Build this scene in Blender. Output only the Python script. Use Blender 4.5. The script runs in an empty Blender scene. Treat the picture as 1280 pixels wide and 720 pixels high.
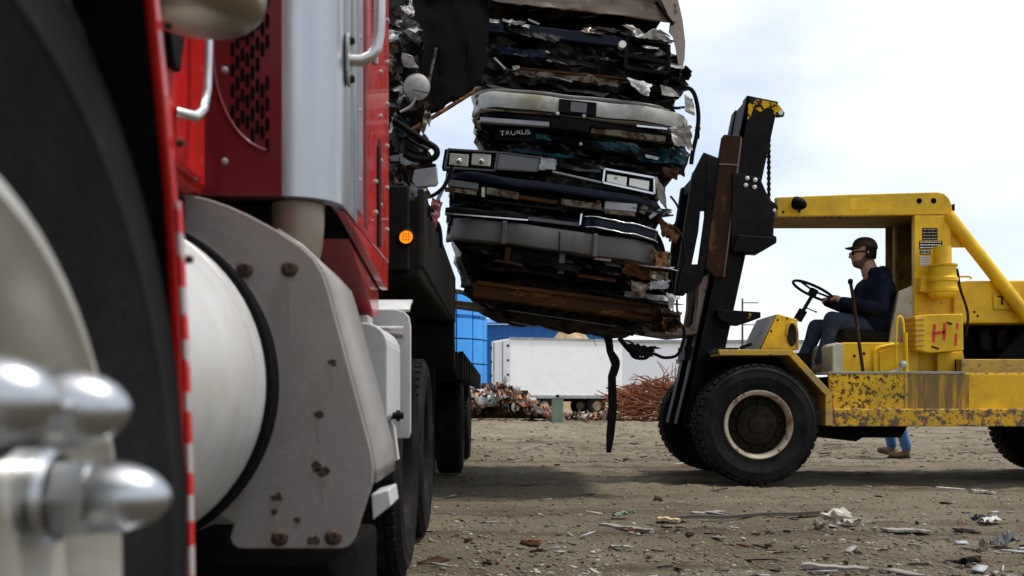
import bpy, bmesh, math, random
import numpy as np
from mathutils import Vector, Matrix, noise, Euler

R = math.radians
rnd = random.Random(7)
sc = bpy.context.scene
col = sc.collection

# ------------------------------------------------------------------ camera
FPX, HCAM, CX, CY = 1256.0, 0.79, 624.0, 500.0      # focal length in photo pixels, eye height, vanishing point
cam_d = bpy.data.cameras.new('camera')
cam = bpy.data.objects.new('camera', cam_d); col.objects.link(cam)
cam.location = (0, 0, HCAM); cam.rotation_euler = (R(90), 0, 0)
cam_d.sensor_width = 36; cam_d.lens = 36 * FPX / 1280
cam_d.shift_x = (640 - CX) / 1280; cam_d.shift_y = (CY - 360) / 1280
cam_d.clip_start = 0.02; cam_d.clip_end = 6000
cam_d.dof.use_dof = True; cam_d.dof.focus_distance = 9.0; cam_d.dof.aperture_fstop = 4.2
sc.camera = cam
sc.render.engine = 'CYCLES'
sc.cycles.use_denoising = True
sc.cycles.max_bounces = 6

# ------------------------------------------------------------------ sky, sun, exposure
SUN_EL, SUN_AZ = 70.0, 95.0      # azimuth clockwise from +Y
w = bpy.data.worlds.new('World'); sc.world = w; w.use_nodes = True
nt = w.node_tree; nt.nodes.clear()
wo = nt.nodes.new('ShaderNodeOutputWorld'); bg = nt.nodes.new('ShaderNodeBackground')
sky = nt.nodes.new('ShaderNodeTexSky'); sky.sky_type = 'NISHITA'; sky.sun_disc = False
sky.sun_elevation = R(SUN_EL); sky.sun_rotation = R(SUN_AZ); sky.air_density = 1.0; sky.dust_density = 1.5
tc = nt.nodes.new('ShaderNodeTexCoord')
mp = nt.nodes.new('ShaderNodeMapping'); mp.inputs['Scale'].default_value = (1.0, 1.0, 2.4)
mp.inputs['Location'].default_value = (0.35, 0.2, 0.1)
n1 = nt.nodes.new('ShaderNodeTexNoise'); n1.inputs['Scale'].default_value = 2.3; n1.inputs['Detail'].default_value = 6; n1.inputs['Roughness'].default_value = 0.5
r1 = nt.nodes.new('ShaderNodeValToRGB')
r1.color_ramp.elements[0].position = 0.38; r1.color_ramp.elements[0].color = (0.38, 0.38, 0.38, 1)
r1.color_ramp.elements[1].position = 0.60; r1.color_ramp.elements[1].color = (0.97, 0.97, 0.97, 1)
mx = nt.nodes.new('ShaderNodeMix'); mx.data_type = 'RGBA'
mx.inputs['B'].default_value = (6.5, 6.75, 7.1, 1)
nt.links.new(tc.outputs['Generated'], mp.inputs['Vector']); nt.links.new(mp.outputs['Vector'], n1.inputs['Vector'])
nt.links.new(n1.outputs['Fac'], r1.inputs['Fac']); nt.links.new(r1.outputs['Color'], mx.inputs['Factor'])
nt.links.new(sky.outputs['Color'], mx.inputs['A']); nt.links.new(mx.outputs['Result'], bg.inputs['Color'])
bg.inputs['Strength'].default_value = 0.1
nt.links.new(bg.outputs['Background'], wo.inputs['Surface'])
sun_d = bpy.data.lights.new('sun', 'SUN'); sun = bpy.data.objects.new('sun', sun_d); col.objects.link(sun)
sun_d.energy = 2.4; sun_d.angle = R(7); sun_d.color = (1.0, 0.96, 0.9)
sd = Vector((math.sin(R(SUN_AZ)) * math.cos(R(SUN_EL)), math.cos(R(SUN_AZ)) * math.cos(R(SUN_EL)), math.sin(R(SUN_EL))))
sun.rotation_euler = sd.to_track_quat('Z', 'Y').to_euler()
sc.view_settings.view_transform = 'Standard'; sc.view_settings.look = 'None'
sc.view_settings.exposure = 0.80; sc.view_settings.gamma = 1.0; sc.view_settings.use_curve_mapping = False

# ------------------------------------------------------------------ materials
MATS = {}
def _ramp(t, a, b, ca=(0, 0, 0, 1), cb=(1, 1, 1, 1)):
    n = t.nodes.new('ShaderNodeValToRGB'); e = n.color_ramp.elements
    e[0].position = a; e[0].color = ca; e[1].position = b; e[1].color = cb
    return n
def mat(name, base, rough=0.5, metal=0.0, chip=None, chip_amt=0.0, chip_scale=9.0, dirt=None, dirt_amt=0.0, dirt_scale=2.0,
        bump=0.0, bump_scale=60.0, coat=0.0, stretch=(1, 1, 1), chip_rough=0.85, var=0.12, spec=None):
    """Painted / bare surface: base colour, low-frequency variation, dirt film, chipped or rusted patches, fine relief."""
    m = bpy.data.materials.new(name); m.use_nodes = True; t = m.node_tree; L = t.links
    b = t.nodes['Principled BSDF']
    b.inputs['Metallic'].default_value = metal; b.inputs['Coat Weight'].default_value = coat
    if spec is None: spec = 0.06 if max(base) < 0.09 else 0.3
    b.inputs['Specular IOR Level'].default_value = spec
    tc = t.nodes.new('ShaderNodeTexCoord'); mp = t.nodes.new('ShaderNodeMapping'); mp.inputs['Scale'].default_value = stretch
    L.new(tc.outputs['Object'], mp.inputs['Vector'])
    def noi(scale, detail=6, rough=0.6):
        n = t.nodes.new('ShaderNodeTexNoise'); n.inputs['Scale'].default_value = scale; n.inputs['Detail'].default_value = detail
        n.inputs['Roughness'].default_value = rough; L.new(mp.outputs['Vector'], n.inputs['Vector']); return n
    def mix(fac, a, bcol):
        n = t.nodes.new('ShaderNodeMix'); n.data_type = 'RGBA'
        L.new(fac, n.inputs['Factor'])
        if isinstance(a, tuple): n.inputs['A'].default_value = (*a[:3], 1)
        else: L.new(a, n.inputs['A'])
        n.inputs['B'].default_value = (*bcol[:3], 1); return n.outputs['Result']
    nv = noi(3.1, 4); rv = _ramp(t, 0.35, 0.7); L.new(nv.outputs['Fac'], rv.inputs['Fac'])
    c = mix(rv.outputs['Color'], base, tuple(x * (1 - var * 2) for x in base))
    rgh = None
    if dirt:
        nd = noi(dirt_scale, 9, 0.7); p = 0.72 - 0.45 * dirt_amt
        rd = _ramp(t, p - 0.1, p + 0.16); L.new(nd.outputs['Fac'], rd.inputs['Fac']); c = mix(rd.outputs['Color'], c, dirt)
    if chip:
        nc = noi(chip_scale, 10, 0.72); p = 0.74 - 0.4 * chip_amt
        rc = _ramp(t, p - 0.012, p + 0.02); L.new(nc.outputs['Fac'], rc.inputs['Fac']); c = mix(rc.outputs['Color'], c, chip)
        mr = t.nodes.new('ShaderNodeMapRange'); mr.inputs['To Min'].default_value = rough; mr.inputs['To Max'].default_value = chip_rough
        L.new(rc.outputs['Color'], mr.inputs['Value']); rgh = mr.outputs['Result']
        if metal:
            mm = t.nodes.new('ShaderNodeMapRange'); mm.inputs['To Min'].default_value = metal; mm.inputs['To Max'].default_value = 0
            L.new(rc.outputs['Color'], mm.inputs['Value']); L.new(mm.outputs['Result'], b.inputs['Metallic'])
    L.new(c, b.inputs['Base Color'])
    if rgh is None:
        nr = noi(11, 5); mr = t.nodes.new('ShaderNodeMapRange'); mr.inputs['From Min'].default_value = 0.3; mr.inputs['From Max'].default_value = 0.7
        mr.inputs['To Min'].default_value = max(0.03, rough - 0.08); mr.inputs['To Max'].default_value = min(1, rough + 0.1)
        L.new(nr.outputs['Fac'], mr.inputs['Value']); rgh = mr.outputs['Result']
    L.new(rgh, b.inputs['Roughness'])
    if bump:
        nb = noi(bump_scale, 6, 0.65); bp = t.nodes.new('ShaderNodeBump'); bp.inputs['Strength'].default_value = bump; bp.inputs['Distance'].default_value = 0.02
        L.new(nb.outputs['Fac'], bp.inputs['Height']); L.new(bp.outputs['Normal'], b.inputs['Normal'])
    MATS[name] = m; return m
def simple(name, base, rough=0.5, metal=0.0, emit=None, es=0.0, trans=0.0, ior=1.45, coat=0.0):
    m = bpy.data.materials.new(name); m.use_nodes = True; b = m.node_tree.nodes['Principled BSDF']
    b.inputs['Base Color'].default_value = (*base, 1); b.inputs['Roughness'].default_value = rough; b.inputs['Metallic'].default_value = metal
    b.inputs['Specular IOR Level'].default_value = 0.03 if max(base) < 0.01 else 0.5; b.inputs['Transmission Weight'].default_value = trans; b.inputs['IOR'].default_value = ior; b.inputs['Coat Weight'].default_value = coat
    if emit: b.inputs['Emission Color'].default_value = (*emit, 1); b.inputs['Emission Strength'].default_value = es
    MATS[name] = m; return m

RUST = (0.10, 0.045, 0.022); RUSTD = (0.045, 0.022, 0.014); DUST = (0.20, 0.165, 0.115)
mat('yellow', (0.80, 0.485, 0.008), 0.42, chip=RUSTD, chip_amt=0.20, chip_scale=24, dirt=(0.40, 0.23, 0.01), dirt_amt=0.36, bump=0.15)
mat('yellow_shade_grime', (0.34, 0.20, 0.008), 0.7, chip=(0.03, 0.02, 0.01), chip_amt=0.3, chip_scale=4, dirt=(0.10, 0.06, 0.01), dirt_amt=0.6, bump=0.2)  # dirty yellow, darkened: shade under the roof and inside the column put into colour
mat('yellow_streak', (0.78, 0.44, 0.006), 0.5, chip=(0.09, 0.055, 0.03), chip_amt=0.3, chip_scale=18, dirt=(0.16, 0.10, 0.03), dirt_amt=0.75, dirt_scale=9, stretch=(1, 1, 0.12), bump=0.2)
mat('mast_chipped', (0.006, 0.006, 0.007), 0.55, chip=(0.5, 0.28, 0.01), chip_amt=0.30, chip_scale=9, bump=0.2)
mat('yellow_worn', (0.78, 0.465, 0.006), 0.5, chip=(0.075, 0.045, 0.028), chip_amt=0.52, chip_scale=20, dirt=(0.42, 0.26, 0.02), dirt_amt=0.4, bump=0.3)
mat('yellow_flange', (0.66, 0.38, 0.012), 0.6, chip=(0.12, 0.085, 0.06), chip_amt=0.60, chip_scale=15.0, dirt=(0.42, 0.25, 0.03), dirt_amt=0.4, bump=0.3)
mat('yellow_edge', (0.72, 0.41, 0.008), 0.55, chip=(0.11, 0.075, 0.045), chip_amt=0.36, chip_scale=20, dirt=(0.3, 0.22, 0.1), dirt_amt=0.6, bump=0.2)
mat('mast_black', (0.005, 0.005, 0.006), 0.5, spec=0.07, chip=(0.03, 0.018, 0.012), chip_amt=0.18, chip_scale=6, dirt=(0.018, 0.014, 0.011), dirt_amt=0.45, bump=0.2)
mat('mast_tip', (0.015, 0.015, 0.016), 0.5, chip=(0.65, 0.36, 0.01), chip_amt=0.62, chip_scale=10, bump=0.2)
mat('rust_steel', (0.055, 0.024, 0.015), 0.75, chip=(0.10, 0.052, 0.03), chip_amt=0.42, chip_scale=5, dirt=(0.02, 0.012, 0.009), dirt_amt=0.5, bump=0.4, stretch=(1, 1, 0.5))
mat('fork_steel', (0.19, 0.15, 0.125), 0.6, 0.3, chip=(0.12, 0.06, 0.035), chip_amt=0.42, chip_scale=8, bump=0.2)
mat('grey_panel', (0.30, 0.29, 0.26), 0.6, chip=(0.12, 0.10, 0.08), chip_amt=0.3, chip_scale=8, dirt=(0.18, 0.16, 0.13), dirt_amt=0.5, bump=0.2)
mat('pale_panel', (0.52, 0.50, 0.42), 0.6, chip=(0.05, 0.04, 0.03), chip_amt=0.22, chip_scale=9, dirt=(0.3, 0.26, 0.16), dirt_amt=0.5)
mat('black_part', (0.006, 0.006, 0.006), 0.55, dirt=(0.016, 0.014, 0.012), dirt_amt=0.4, bump=0.15)
mat('under_black', (0.003, 0.003, 0.003), 0.85, dirt=(0.008, 0.007, 0.006), dirt_amt=0.4)
mat('tyre', (0.008, 0.008, 0.010), 0.75, dirt=(0.018, 0.018, 0.018), dirt_amt=0.45, dirt_scale=3, bump=0.25, bump_scale=90)
mat('tyre_dusty', (0.009, 0.009, 0.010), 0.8, dirt=(0.026, 0.024, 0.022), dirt_amt=0.5, dirt_scale=4, bump=0.25, bump_scale=90)
mat('rim_cream', (0.50, 0.44, 0.32), 0.5, chip=(0.14, 0.075, 0.035), chip_amt=0.45, chip_scale=9, dirt=(0.2, 0.15, 0.09), dirt_amt=0.4)
mat('hub_dark', (0.010, 0.009, 0.008), 0.7, dirt=(0.035, 0.027, 0.015), dirt_amt=0.4, bump=0.3)
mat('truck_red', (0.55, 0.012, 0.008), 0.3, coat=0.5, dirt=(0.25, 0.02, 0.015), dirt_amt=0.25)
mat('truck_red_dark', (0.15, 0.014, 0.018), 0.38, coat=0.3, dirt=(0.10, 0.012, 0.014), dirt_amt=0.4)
mat('stainless', (0.43, 0.44, 0.46), 0.33, 1.0, dirt=(0.42, 0.42, 0.43), dirt_amt=0.35, dirt_scale=5, stretch=(1, 1, 0.2), bump=0.02, bump_scale=160)
mat('chrome_bar', (0.6, 0.59, 0.58), 0.28, 0.9, dirt=(0.3, 0.28, 0.26), dirt_amt=0.3)
mat('canister', (0.34, 0.29, 0.22), 0.35, 0.75, dirt=(0.2, 0.15, 0.1), dirt_amt=0.4)  # chrome with the brown reflection of the ground put into its base colour
mat('pipe_tan', (0.34, 0.28, 0.22), 0.5, 0.4, dirt=(0.2, 0.15, 0.11), dirt_amt=0.4)
mat('plate_grey', (0.29, 0.27, 0.255), 0.5, 0.15, chip=(0.11, 0.05, 0.025), chip_amt=0.16, chip_scale=6.5, dirt=(0.21, 0.19, 0.175), dirt_amt=0.55, bump=0.08)
mat('tank_white', (0.60, 0.60, 0.59), 0.40, 0.35, dirt=(0.50, 0.47, 0.42), dirt_amt=0.35, dirt_scale=3, var=0.05)
mat('box_white', (0.56, 0.56, 0.55), 0.45, 0.2, dirt=(0.36, 0.34, 0.32), dirt_amt=0.4)
mat('rusty_bolt', (0.075, 0.052, 0.042), 0.8, chip=(0.035, 0.02, 0.014), chip_amt=0.5, chip_scale=40)
mat('rust_run', (0.20, 0.165, 0.14), 0.7, dirt=(0.26, 0.24, 0.22), dirt_amt=0.6, dirt_scale=20)
mat('rubber', (0.005, 0.005, 0.006), 0.65)
mat('rim_alloy', (0.62, 0.60, 0.55), 0.36, 0.55, dirt=(0.45, 0.41, 0.33), dirt_amt=0.4)
mat('nut_chrome', (0.52, 0.54, 0.56), 0.27, 0.95, dirt=(0.45, 0.45, 0.45), dirt_amt=0.3)
mat('trailer_black', (0.007, 0.007, 0.006), 0.65, chip=(0.025, 0.017, 0.012), chip_amt=0.25, chip_scale=7, dirt=(0.02, 0.017, 0.014), dirt_amt=0.45, bump=0.2)
mat('deck_wood', (0.10, 0.075, 0.05), 0.8, dirt=(0.04, 0.03, 0.022), dirt_amt=0.5, bump=0.4)
mat('car_black', (0.003, 0.003, 0.0035), 0.36, spec=0.22, chip=(0.012, 0.007, 0.005), chip_amt=0.22, chip_scale=6, bump=0.3, bump_scale=18)
mat('car_brown', (0.006, 0.0035, 0.002), 0.7, chip=(0.018, 0.009, 0.004), chip_amt=0.42, chip_scale=5, bump=0.4, bump_scale=22)
mat('car_teal', (0.008, 0.045, 0.06), 0.35, coat=0.2, chip=(0.012, 0.012, 0.014), chip_amt=0.4, chip_scale=4)
mat('car_navy', (0.006, 0.009, 0.02), 0.35, coat=0.15, chip=(0.008, 0.008, 0.008), chip_amt=0.4, chip_scale=5)
mat('car_tan', (0.17, 0.125, 0.09), 0.4, 0.2, chip=(0.06, 0.03, 0.015), chip_amt=0.3, chip_scale=4, dirt=(0.14, 0.10, 0.07), dirt_amt=0.5, coat=0.2)
mat('bumper_white', (0.42, 0.42, 0.40), 0.45, dirt=(0.2, 0.18, 0.12), dirt_amt=0.45, dirt_scale=4, chip=(0.12, 0.09, 0.05), chip_amt=0.12, chip_scale=16)
mat('bumper_grey', (0.14, 0.137, 0.137), 0.42, dirt=(0.08, 0.072, 0.066), dirt_amt=0.5, chip=(0.03, 0.025, 0.02), chip_amt=0.22)
mat('strip_cream', (0.19, 0.165, 0.115), 0.55, chip=(0.04, 0.02, 0.010), chip_amt=0.55, chip_scale=14, dirt=(0.09, 0.065, 0.038), dirt_amt=0.5)
mat('strip_grey', (0.10, 0.105, 0.11), 0.45, dirt=(0.05, 0.05, 0.05), dirt_amt=0.4, chip=(0.02, 0.015, 0.01), chip_amt=0.2)
mat('trim_black', (0.004, 0.004, 0.005), 0.5, dirt=(0.012, 0.011, 0.010), dirt_amt=0.35)
mat('trim_chrome', (0.62, 0.62, 0.62), 0.2, 1.0)
mat('rust_beam', (0.075, 0.028, 0.007), 0.75, chip=(0.15, 0.062, 0.014), chip_amt=0.42, chip_scale=5, dirt=(0.03, 0.014, 0.008), dirt_amt=0.5, bump=0.5, bump_scale=30, stretch=(0.5, 1, 2))
mat('scrap_white', (0.52, 0.52, 0.52), 0.5, dirt=(0.26, 0.24, 0.21), dirt_amt=0.5, dirt_scale=7)
mat('scrap_grey', (0.36, 0.37, 0.39), 0.45, dirt=(0.2, 0.2, 0.2), dirt_amt=0.4)
mat('scrap_orange', (0.42, 0.17, 0.05), 0.6, dirt=(0.15, 0.06, 0.03), dirt_amt=0.5)
simple('lens', (0.62, 0.60, 0.50), 0.12, 0.3, coat=1.0)
simple('lens_dark', (0.05, 0.035, 0.02), 0.12, coat=1.0)
simple('lens_red', (0.16, 0.012, 0.008), 0.2, coat=0.8)
simple('amber_lit', (0.8, 0.2, 0.01), 0.3, emit=(1.0, 0.22, 0.008), es=0.9)
simple('black', (0.004, 0.004, 0.004), 0.9)
simple('decal_white', (0.6, 0.6, 0.58), 0.5)
simple('decal_red', (0.5, 0.02, 0.015), 0.6)
mat('badge', (0.55, 0.58, 0.6), 0.3, 0.3, chip=(0.02, 0.025, 0.03), chip_amt=0.45, chip_scale=12)
mat('skin', (0.42, 0.24, 0.17), 0.5, var=0.1)
mat('stubble_shade', (0.12, 0.07, 0.05), 0.7, var=0.2)  # darker jaw skin: stubble, with the shade on the jaw painted in
mat('hoodie', (0.006, 0.008, 0.018), 0.9, dirt=(0.011, 0.013, 0.026), dirt_amt=0.5, dirt_scale=5, bump=1.0, bump_scale=11)
mat('denim_dark', (0.026, 0.038, 0.064), 0.85, dirt=(0.055, 0.07, 0.10), dirt_amt=0.5, dirt_scale=6, bump=0.9, bump_scale=14)
mat('denim_blue', (0.045, 0.13, 0.33), 0.85, dirt=(0.09, 0.2, 0.4), dirt_amt=0.4, dirt_scale=8, bump=0.3)
mat('cap_cloth', (0.075, 0.055, 0.034), 0.9, dirt=(0.02, 0.016, 0.012), dirt_amt=0.5, dirt_scale=16)
mat('hair', (0.015, 0.010, 0.008), 0.7)
mat('boot', (0.20, 0.125, 0.075), 0.8, dirt=(0.1, 0.06, 0.04), dirt_amt=0.5, dirt_scale=12)
mat('sole', (0.03, 0.025, 0.02), 0.8)
mat('silo_blue', (0.055, 0.34, 0.86), 0.4, dirt=(0.05, 0.29, 0.75), dirt_amt=0.4, var=0.05)
mat('shed_blue', (0.035, 0.19, 0.52), 0.5, dirt=(0.03, 0.13, 0.36), dirt_amt=0.5, stretch=(1, 1, 0.1))
mat('van_white', (0.86, 0.86, 0.865), 0.4, dirt=(0.76, 0.76, 0.74), dirt_amt=0.3, var=0.02)
mat('sand', (0.42, 0.31, 0.18), 0.9, bump=0.5, bump_scale=8)
mat('warehouse', (0.84, 0.86, 0.89), 0.6, var=0.04)
mat('green_box', (0.17, 0.235, 0.17), 0.55, dirt=(0.12, 0.17, 0.12), dirt_amt=0.4)
mat('pole_wood', (0.09, 0.075, 0.06), 0.85)
mat('rebar', (0.26, 0.085, 0.032), 0.8, dirt=(0.12, 0.04, 0.02), dirt_amt=0.5, dirt_scale=4)
mat('timber', (0.30, 0.28, 0.25), 0.85, dirt=(0.14, 0.12, 0.1), dirt_amt=0.5, dirt_scale=5, stretch=(0.3, 3, 3))
mat('stone', (0.185, 0.16, 0.115), 0.9, var=0.3, bump=0.4)
mat('plaster', (0.48, 0.45, 0.38), 0.9, dirt=(0.25, 0.22, 0.17), dirt_amt=0.5, dirt_scale=9, bump=0.5)

def tape_material():
    m = bpy.data.materials.new('reflective_tape'); m.use_nodes = True; t = m.node_tree; b = t.nodes['Principled BSDF']
    tc = t.nodes.new('ShaderNodeTexCoord'); sp = t.nodes.new('ShaderNodeSeparateXYZ'); t.links.new(tc.outputs['Object'], sp.inputs[0])
    nz = t.nodes.new('ShaderNodeTexNoise'); nz.inputs['Scale'].default_value = 26; nz.inputs['Detail'].default_value = 6
    t.links.new(tc.outputs['Object'], nz.inputs['Vector'])
    m1 = t.nodes.new('ShaderNodeMath'); m1.operation = 'MULTIPLY'; m1.inputs[1].default_value = 15.0; t.links.new(sp.outputs['Z'], m1.inputs[0])
    m2 = t.nodes.new('ShaderNodeMath'); m2.operation = 'FRACT'; t.links.new(m1.outputs[0], m2.inputs[0])
    m3 = t.nodes.new('ShaderNodeMath'); m3.operation = 'MULTIPLY_ADD'; m3.inputs[1].default_value = 1.3; m3.inputs[2].default_value = -0.65
    t.links.new(nz.outputs['Fac'], m3.inputs[0])
    m4 = t.nodes.new('ShaderNodeMath'); m4.operation = 'ADD'; t.links.new(m2.outputs[0], m4.inputs[0]); t.links.new(m3.outputs[0], m4.inputs[1])
    rp = _ramp(t, 0.49, 0.53, (0.50, 0.012, 0.014, 1), (0.42, 0.36, 0.35, 1)); t.links.new(m4.outputs[0], rp.inputs['Fac'])
    t.links.new(rp.outputs['Color'], b.inputs['Base Color']); b.inputs['Roughness'].default_value = 0.35
    MATS['tape'] = m
tape_material()

def ground_material():
    m = bpy.data.materials.new('dirt_ground'); m.use_nodes = True; t = m.node_tree; L = t.links; b = t.nodes['Principled BSDF']
    tc = t.nodes.new('ShaderNodeTexCoord')
    def noi(scale, detail=8, rough=0.65, st=(1, 1, 1), loc=(0, 0, 0)):
        mp = t.nodes.new('ShaderNodeMapping'); mp.inputs['Scale'].default_value = st; mp.inputs['Location'].default_value = loc
        L.new(tc.outputs['Object'], mp.inputs['Vector'])
        n = t.nodes.new('ShaderNodeTexNoise'); n.inputs['Scale'].default_value = scale; n.inputs['Detail'].default_value = detail
        n.inputs['Roughness'].default_value = rough; L.new(mp.outputs['Vector'], n.inputs['Vector']); return n
    def mix(fac, a, bb, f=1.0):
        n = t.nodes.new('ShaderNodeMix'); n.data_type = 'RGBA'
        if f != 1.0:
            q = t.nodes.new('ShaderNodeMath'); q.operation = 'MULTIPLY'; q.inputs[1].default_value = f; L.new(fac, q.inputs[0]); fac = q.outputs[0]
        L.new(fac, n.inputs['Factor'])
        for k, v in (('A', a), ('B', bb)):
            if isinstance(v, tuple): n.inputs[k].default_value = (*v, 1)
            else: L.new(v, n.inputs[k])
        return n.outputs['Result']
    a = noi(0.55, 9); ra = _ramp(t, 0.36, 0.64); L.new(a.outputs['Fac'], ra.inputs['Fac'])
    c = mix(ra.outputs['Color'], (0.20, 0.16, 0.10), (0.305, 0.255, 0.175))
    s = noi(1.0, 9, 0.7, (0.22, 1.3, 1)); rs = _ramp(t, 0.50, 0.62); L.new(s.outputs['Fac'], rs.inputs['Fac'])
    c = mix(rs.outputs['Color'], c, (0.095, 0.06, 0.032), 0.9)           # damp brown streaks
    q = noi(0.8, 8, 0.7, (0.4, 1.3, 1), (4.2, 1.0, 0)); rq = _ramp(t, 0.56, 0.66); L.new(q.outputs['Fac'], rq.inputs['Fac'])
    c = mix(rq.outputs['Color'], c, (0.34, 0.31, 0.26), 0.6)               # pale dust
    g = noi(75, 8, 0.8); rg = _ramp(t, 0.44, 0.60); L.new(g.outputs['Fac'], rg.inputs['Fac'])
    c = mix(rg.outputs['Color'], c, (0.075, 0.06, 0.04), 0.7)
    v = t.nodes.new('ShaderNodeTexVoronoi'); v.inputs['Scale'].default_value = 42; L.new(tc.outputs['Object'], v.inputs['Vector'])
    rv = _ramp(t, 0.10, 0.20, (1, 1, 1, 1), (0, 0, 0, 1)); L.new(v.outputs['Distance'], rv.inputs['Fac'])
    c = mix(rv.outputs['Color'], c, (0.33, 0.30, 0.25), 0.5)
    L.new(c, b.inputs['Base Color']); b.inputs['Roughness'].default_value = 0.95; b.inputs['Specular IOR Level'].default_value = 0.2
    h = noi(28, 10, 0.75); bp = t.nodes.new('ShaderNodeBump'); bp.inputs['Strength'].default_value = 1.0; bp.inputs['Distance'].default_value = 0.06
    L.new(h.outputs['Fac'], bp.inputs['Height']); L.new(bp.outputs['Normal'], b.inputs['Normal'])
    MATS['ground'] = m
ground_material()

# ------------------------------------------------------------------ mesh helpers
def W(px, py, D):                       # photo pixel seen at distance D -> point of the place
    return Vector(((px - CX) / FPX * D, D, HCAM + (CY - py) / FPX * D))
def S(D): return D / FPX                # metres per pixel at distance D
WL = {}                                 # world location of objects (roots carry no rotation)

class MB:
    def __init__(s): s.v = []; s.f = []
    def add(s, vs, fs):
        o = len(s.v); s.v += [Vector(v) for v in vs]; s.f += [tuple(i + o for i in f) for f in fs]; return s
    def box(s, c, size, rot=None):
        hx, hy, hz = (k / 2 for k in size); c = Vector(c)
        vs = [Vector((x, y, z)) for x in (-hx, hx) for y in (-hy, hy) for z in (-hz, hz)]
        if rot is not None: vs = [rot @ v for v in vs]
        return s.add([v + c for v in vs], [(0, 1, 3, 2), (4, 6, 7, 5), (0, 4, 5, 1), (2, 3, 7, 6), (0, 2, 6, 4), (1, 5, 7, 3)])
    def box2(s, a, b):
        a = Vector(a); b = Vector(b); return s.box((a + b) / 2, [abs(k) for k in (b - a)])
    def prism(s, poly, d):                # polygon of 3-D points extruded by vector d
        n = len(poly); d = Vector(d); vs = [Vector(p) for p in poly] + [Vector(p) + d for p in poly]
        return s.add(vs, [tuple(range(n)), tuple(range(2 * n - 1, n - 1, -1))] + [(i, (i + 1) % n, (i + 1) % n + n, i + n) for i in range(n)])
    def ppx(s, pts, D, depth):            # pixel outline at distance D, extruded away from the viewer along +Y
        return s.prism([W(x, y, D) for x, y in pts], (0, depth, 0))
    def tube(s, pts, r, n=8, closed=False, r2=None):
        pts = [Vector(p) for p in pts]; m = len(pts); rings = []; up = None
        for i, p in enumerate(pts):
            if closed: t = pts[(i + 1) % m] - pts[i - 1]
            else: t = pts[min(i + 1, m - 1)] - pts[max(i - 1, 0)]
            t.normalize()
            if up is None: up = t.orthogonal()
            up = (up - t * up.dot(t)).normalized(); bi = t.cross(up)
            rr = r if r2 is None else r + (r2 - r) * i / max(1, m - 1)
            rings.append([p + (up * math.cos(a) + bi * math.sin(a)) * rr for a in [2 * math.pi * k / n for k in range(n)]])
        vs = [v for ring in rings for v in ring]; fs = []
        for i in range(m if closed else m - 1):
            j = (i + 1) % m
            for k in range(n): fs.append((i * n + k, i * n + (k + 1) % n, j * n + (k + 1) % n, j * n + k))
        if not closed: fs += [tuple(range(n))[::-1], tuple(range((m - 1) * n, m * n))]
        return s.add(vs, fs)
    def lathe(s, prof, axis, c, n=32, a0=0, a1=2 * math.pi):   # prof: (radius, height along axis)
        c = Vector(c); full = abs(a1 - a0 - 2 * math.pi) < 1e-6; m = n if full else n + 1; vs = []
        for k in range(m):
            a = a0 + (a1 - a0) * k / n; ca, sa = math.cos(a), math.sin(a)
            for r, h in prof:
                p = {'x': (h, r * ca, r * sa), 'y': (r * ca, h, r * sa), 'z': (r * ca, r * sa, h)}[axis]
                vs.append(c + Vector(p))
        q = len(prof); fs = []
        for k in range(n):
            j = (k + 1) % m
            for i in range(q - 1): fs.append((k * q + i, j * q + i, j * q + i + 1, k * q + i + 1))
        return s.add(vs, fs)
    def bar(s, p1, p2, hpx, D, depth, D2=None):         # straight bar seen between two pixels
        a = W(*p1, D); b = W(*p2, D2 or D); d = (b - a); L = d.length; d.normalize()
        y = Vector((0, 1, 0)); y = (y - d * y.dot(d)).normalized(); z = d.cross(y)
        rot = Matrix((d, y, z)).transposed(); c = (a + b) / 2 + y * depth / 2
        return s.box(c, (L, depth, hpx * S(D)), rot)
    def build(s, name, m, parent=None, smooth=None, bev=0.0, origin=None, kind=None, solid=0.0, label=None, weld=False):
        base = Vector(origin) if origin is not None else (WL[parent.name] if parent is not None else Vector((0, 0, 0)))
        me = bpy.data.meshes.new(name); me.from_pydata([tuple(v - base) for v in s.v], [], s.f)
        bm = bmesh.new(); bm.from_mesh(me)
        if weld: bmesh.ops.remove_doubles(bm, verts=bm.verts, dist=1e-5)
        bmesh.ops.recalc_face_normals(bm, faces=bm.faces); bm.to_mesh(me); bm.free()
        me.materials.append(MATS[m] if isinstance(m, str) else m)
        o = bpy.data.objects.new(name, me); col.objects.link(o)
        o.parent = parent
        o.location = base - (WL[parent.name] if parent is not None else Vector((0, 0, 0)))
        WL[o.name] = base
        if smooth is not None:
            for p in me.polygons: p.use_smooth = True
            me.set_sharp_from_angle(angle=R(smooth))
        if solid:
            q = o.modifiers.new('thickness', 'SOLIDIFY'); q.thickness = solid; q.offset = 0
        if bev:
            q = o.modifiers.new('edges', 'BEVEL'); q.width = bev; q.segments = 2; q.limit_method = 'ANGLE'; q.angle_limit = R(35)
        if kind: o['kind'] = kind
        if label: o['label'] = label
        return o

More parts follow.
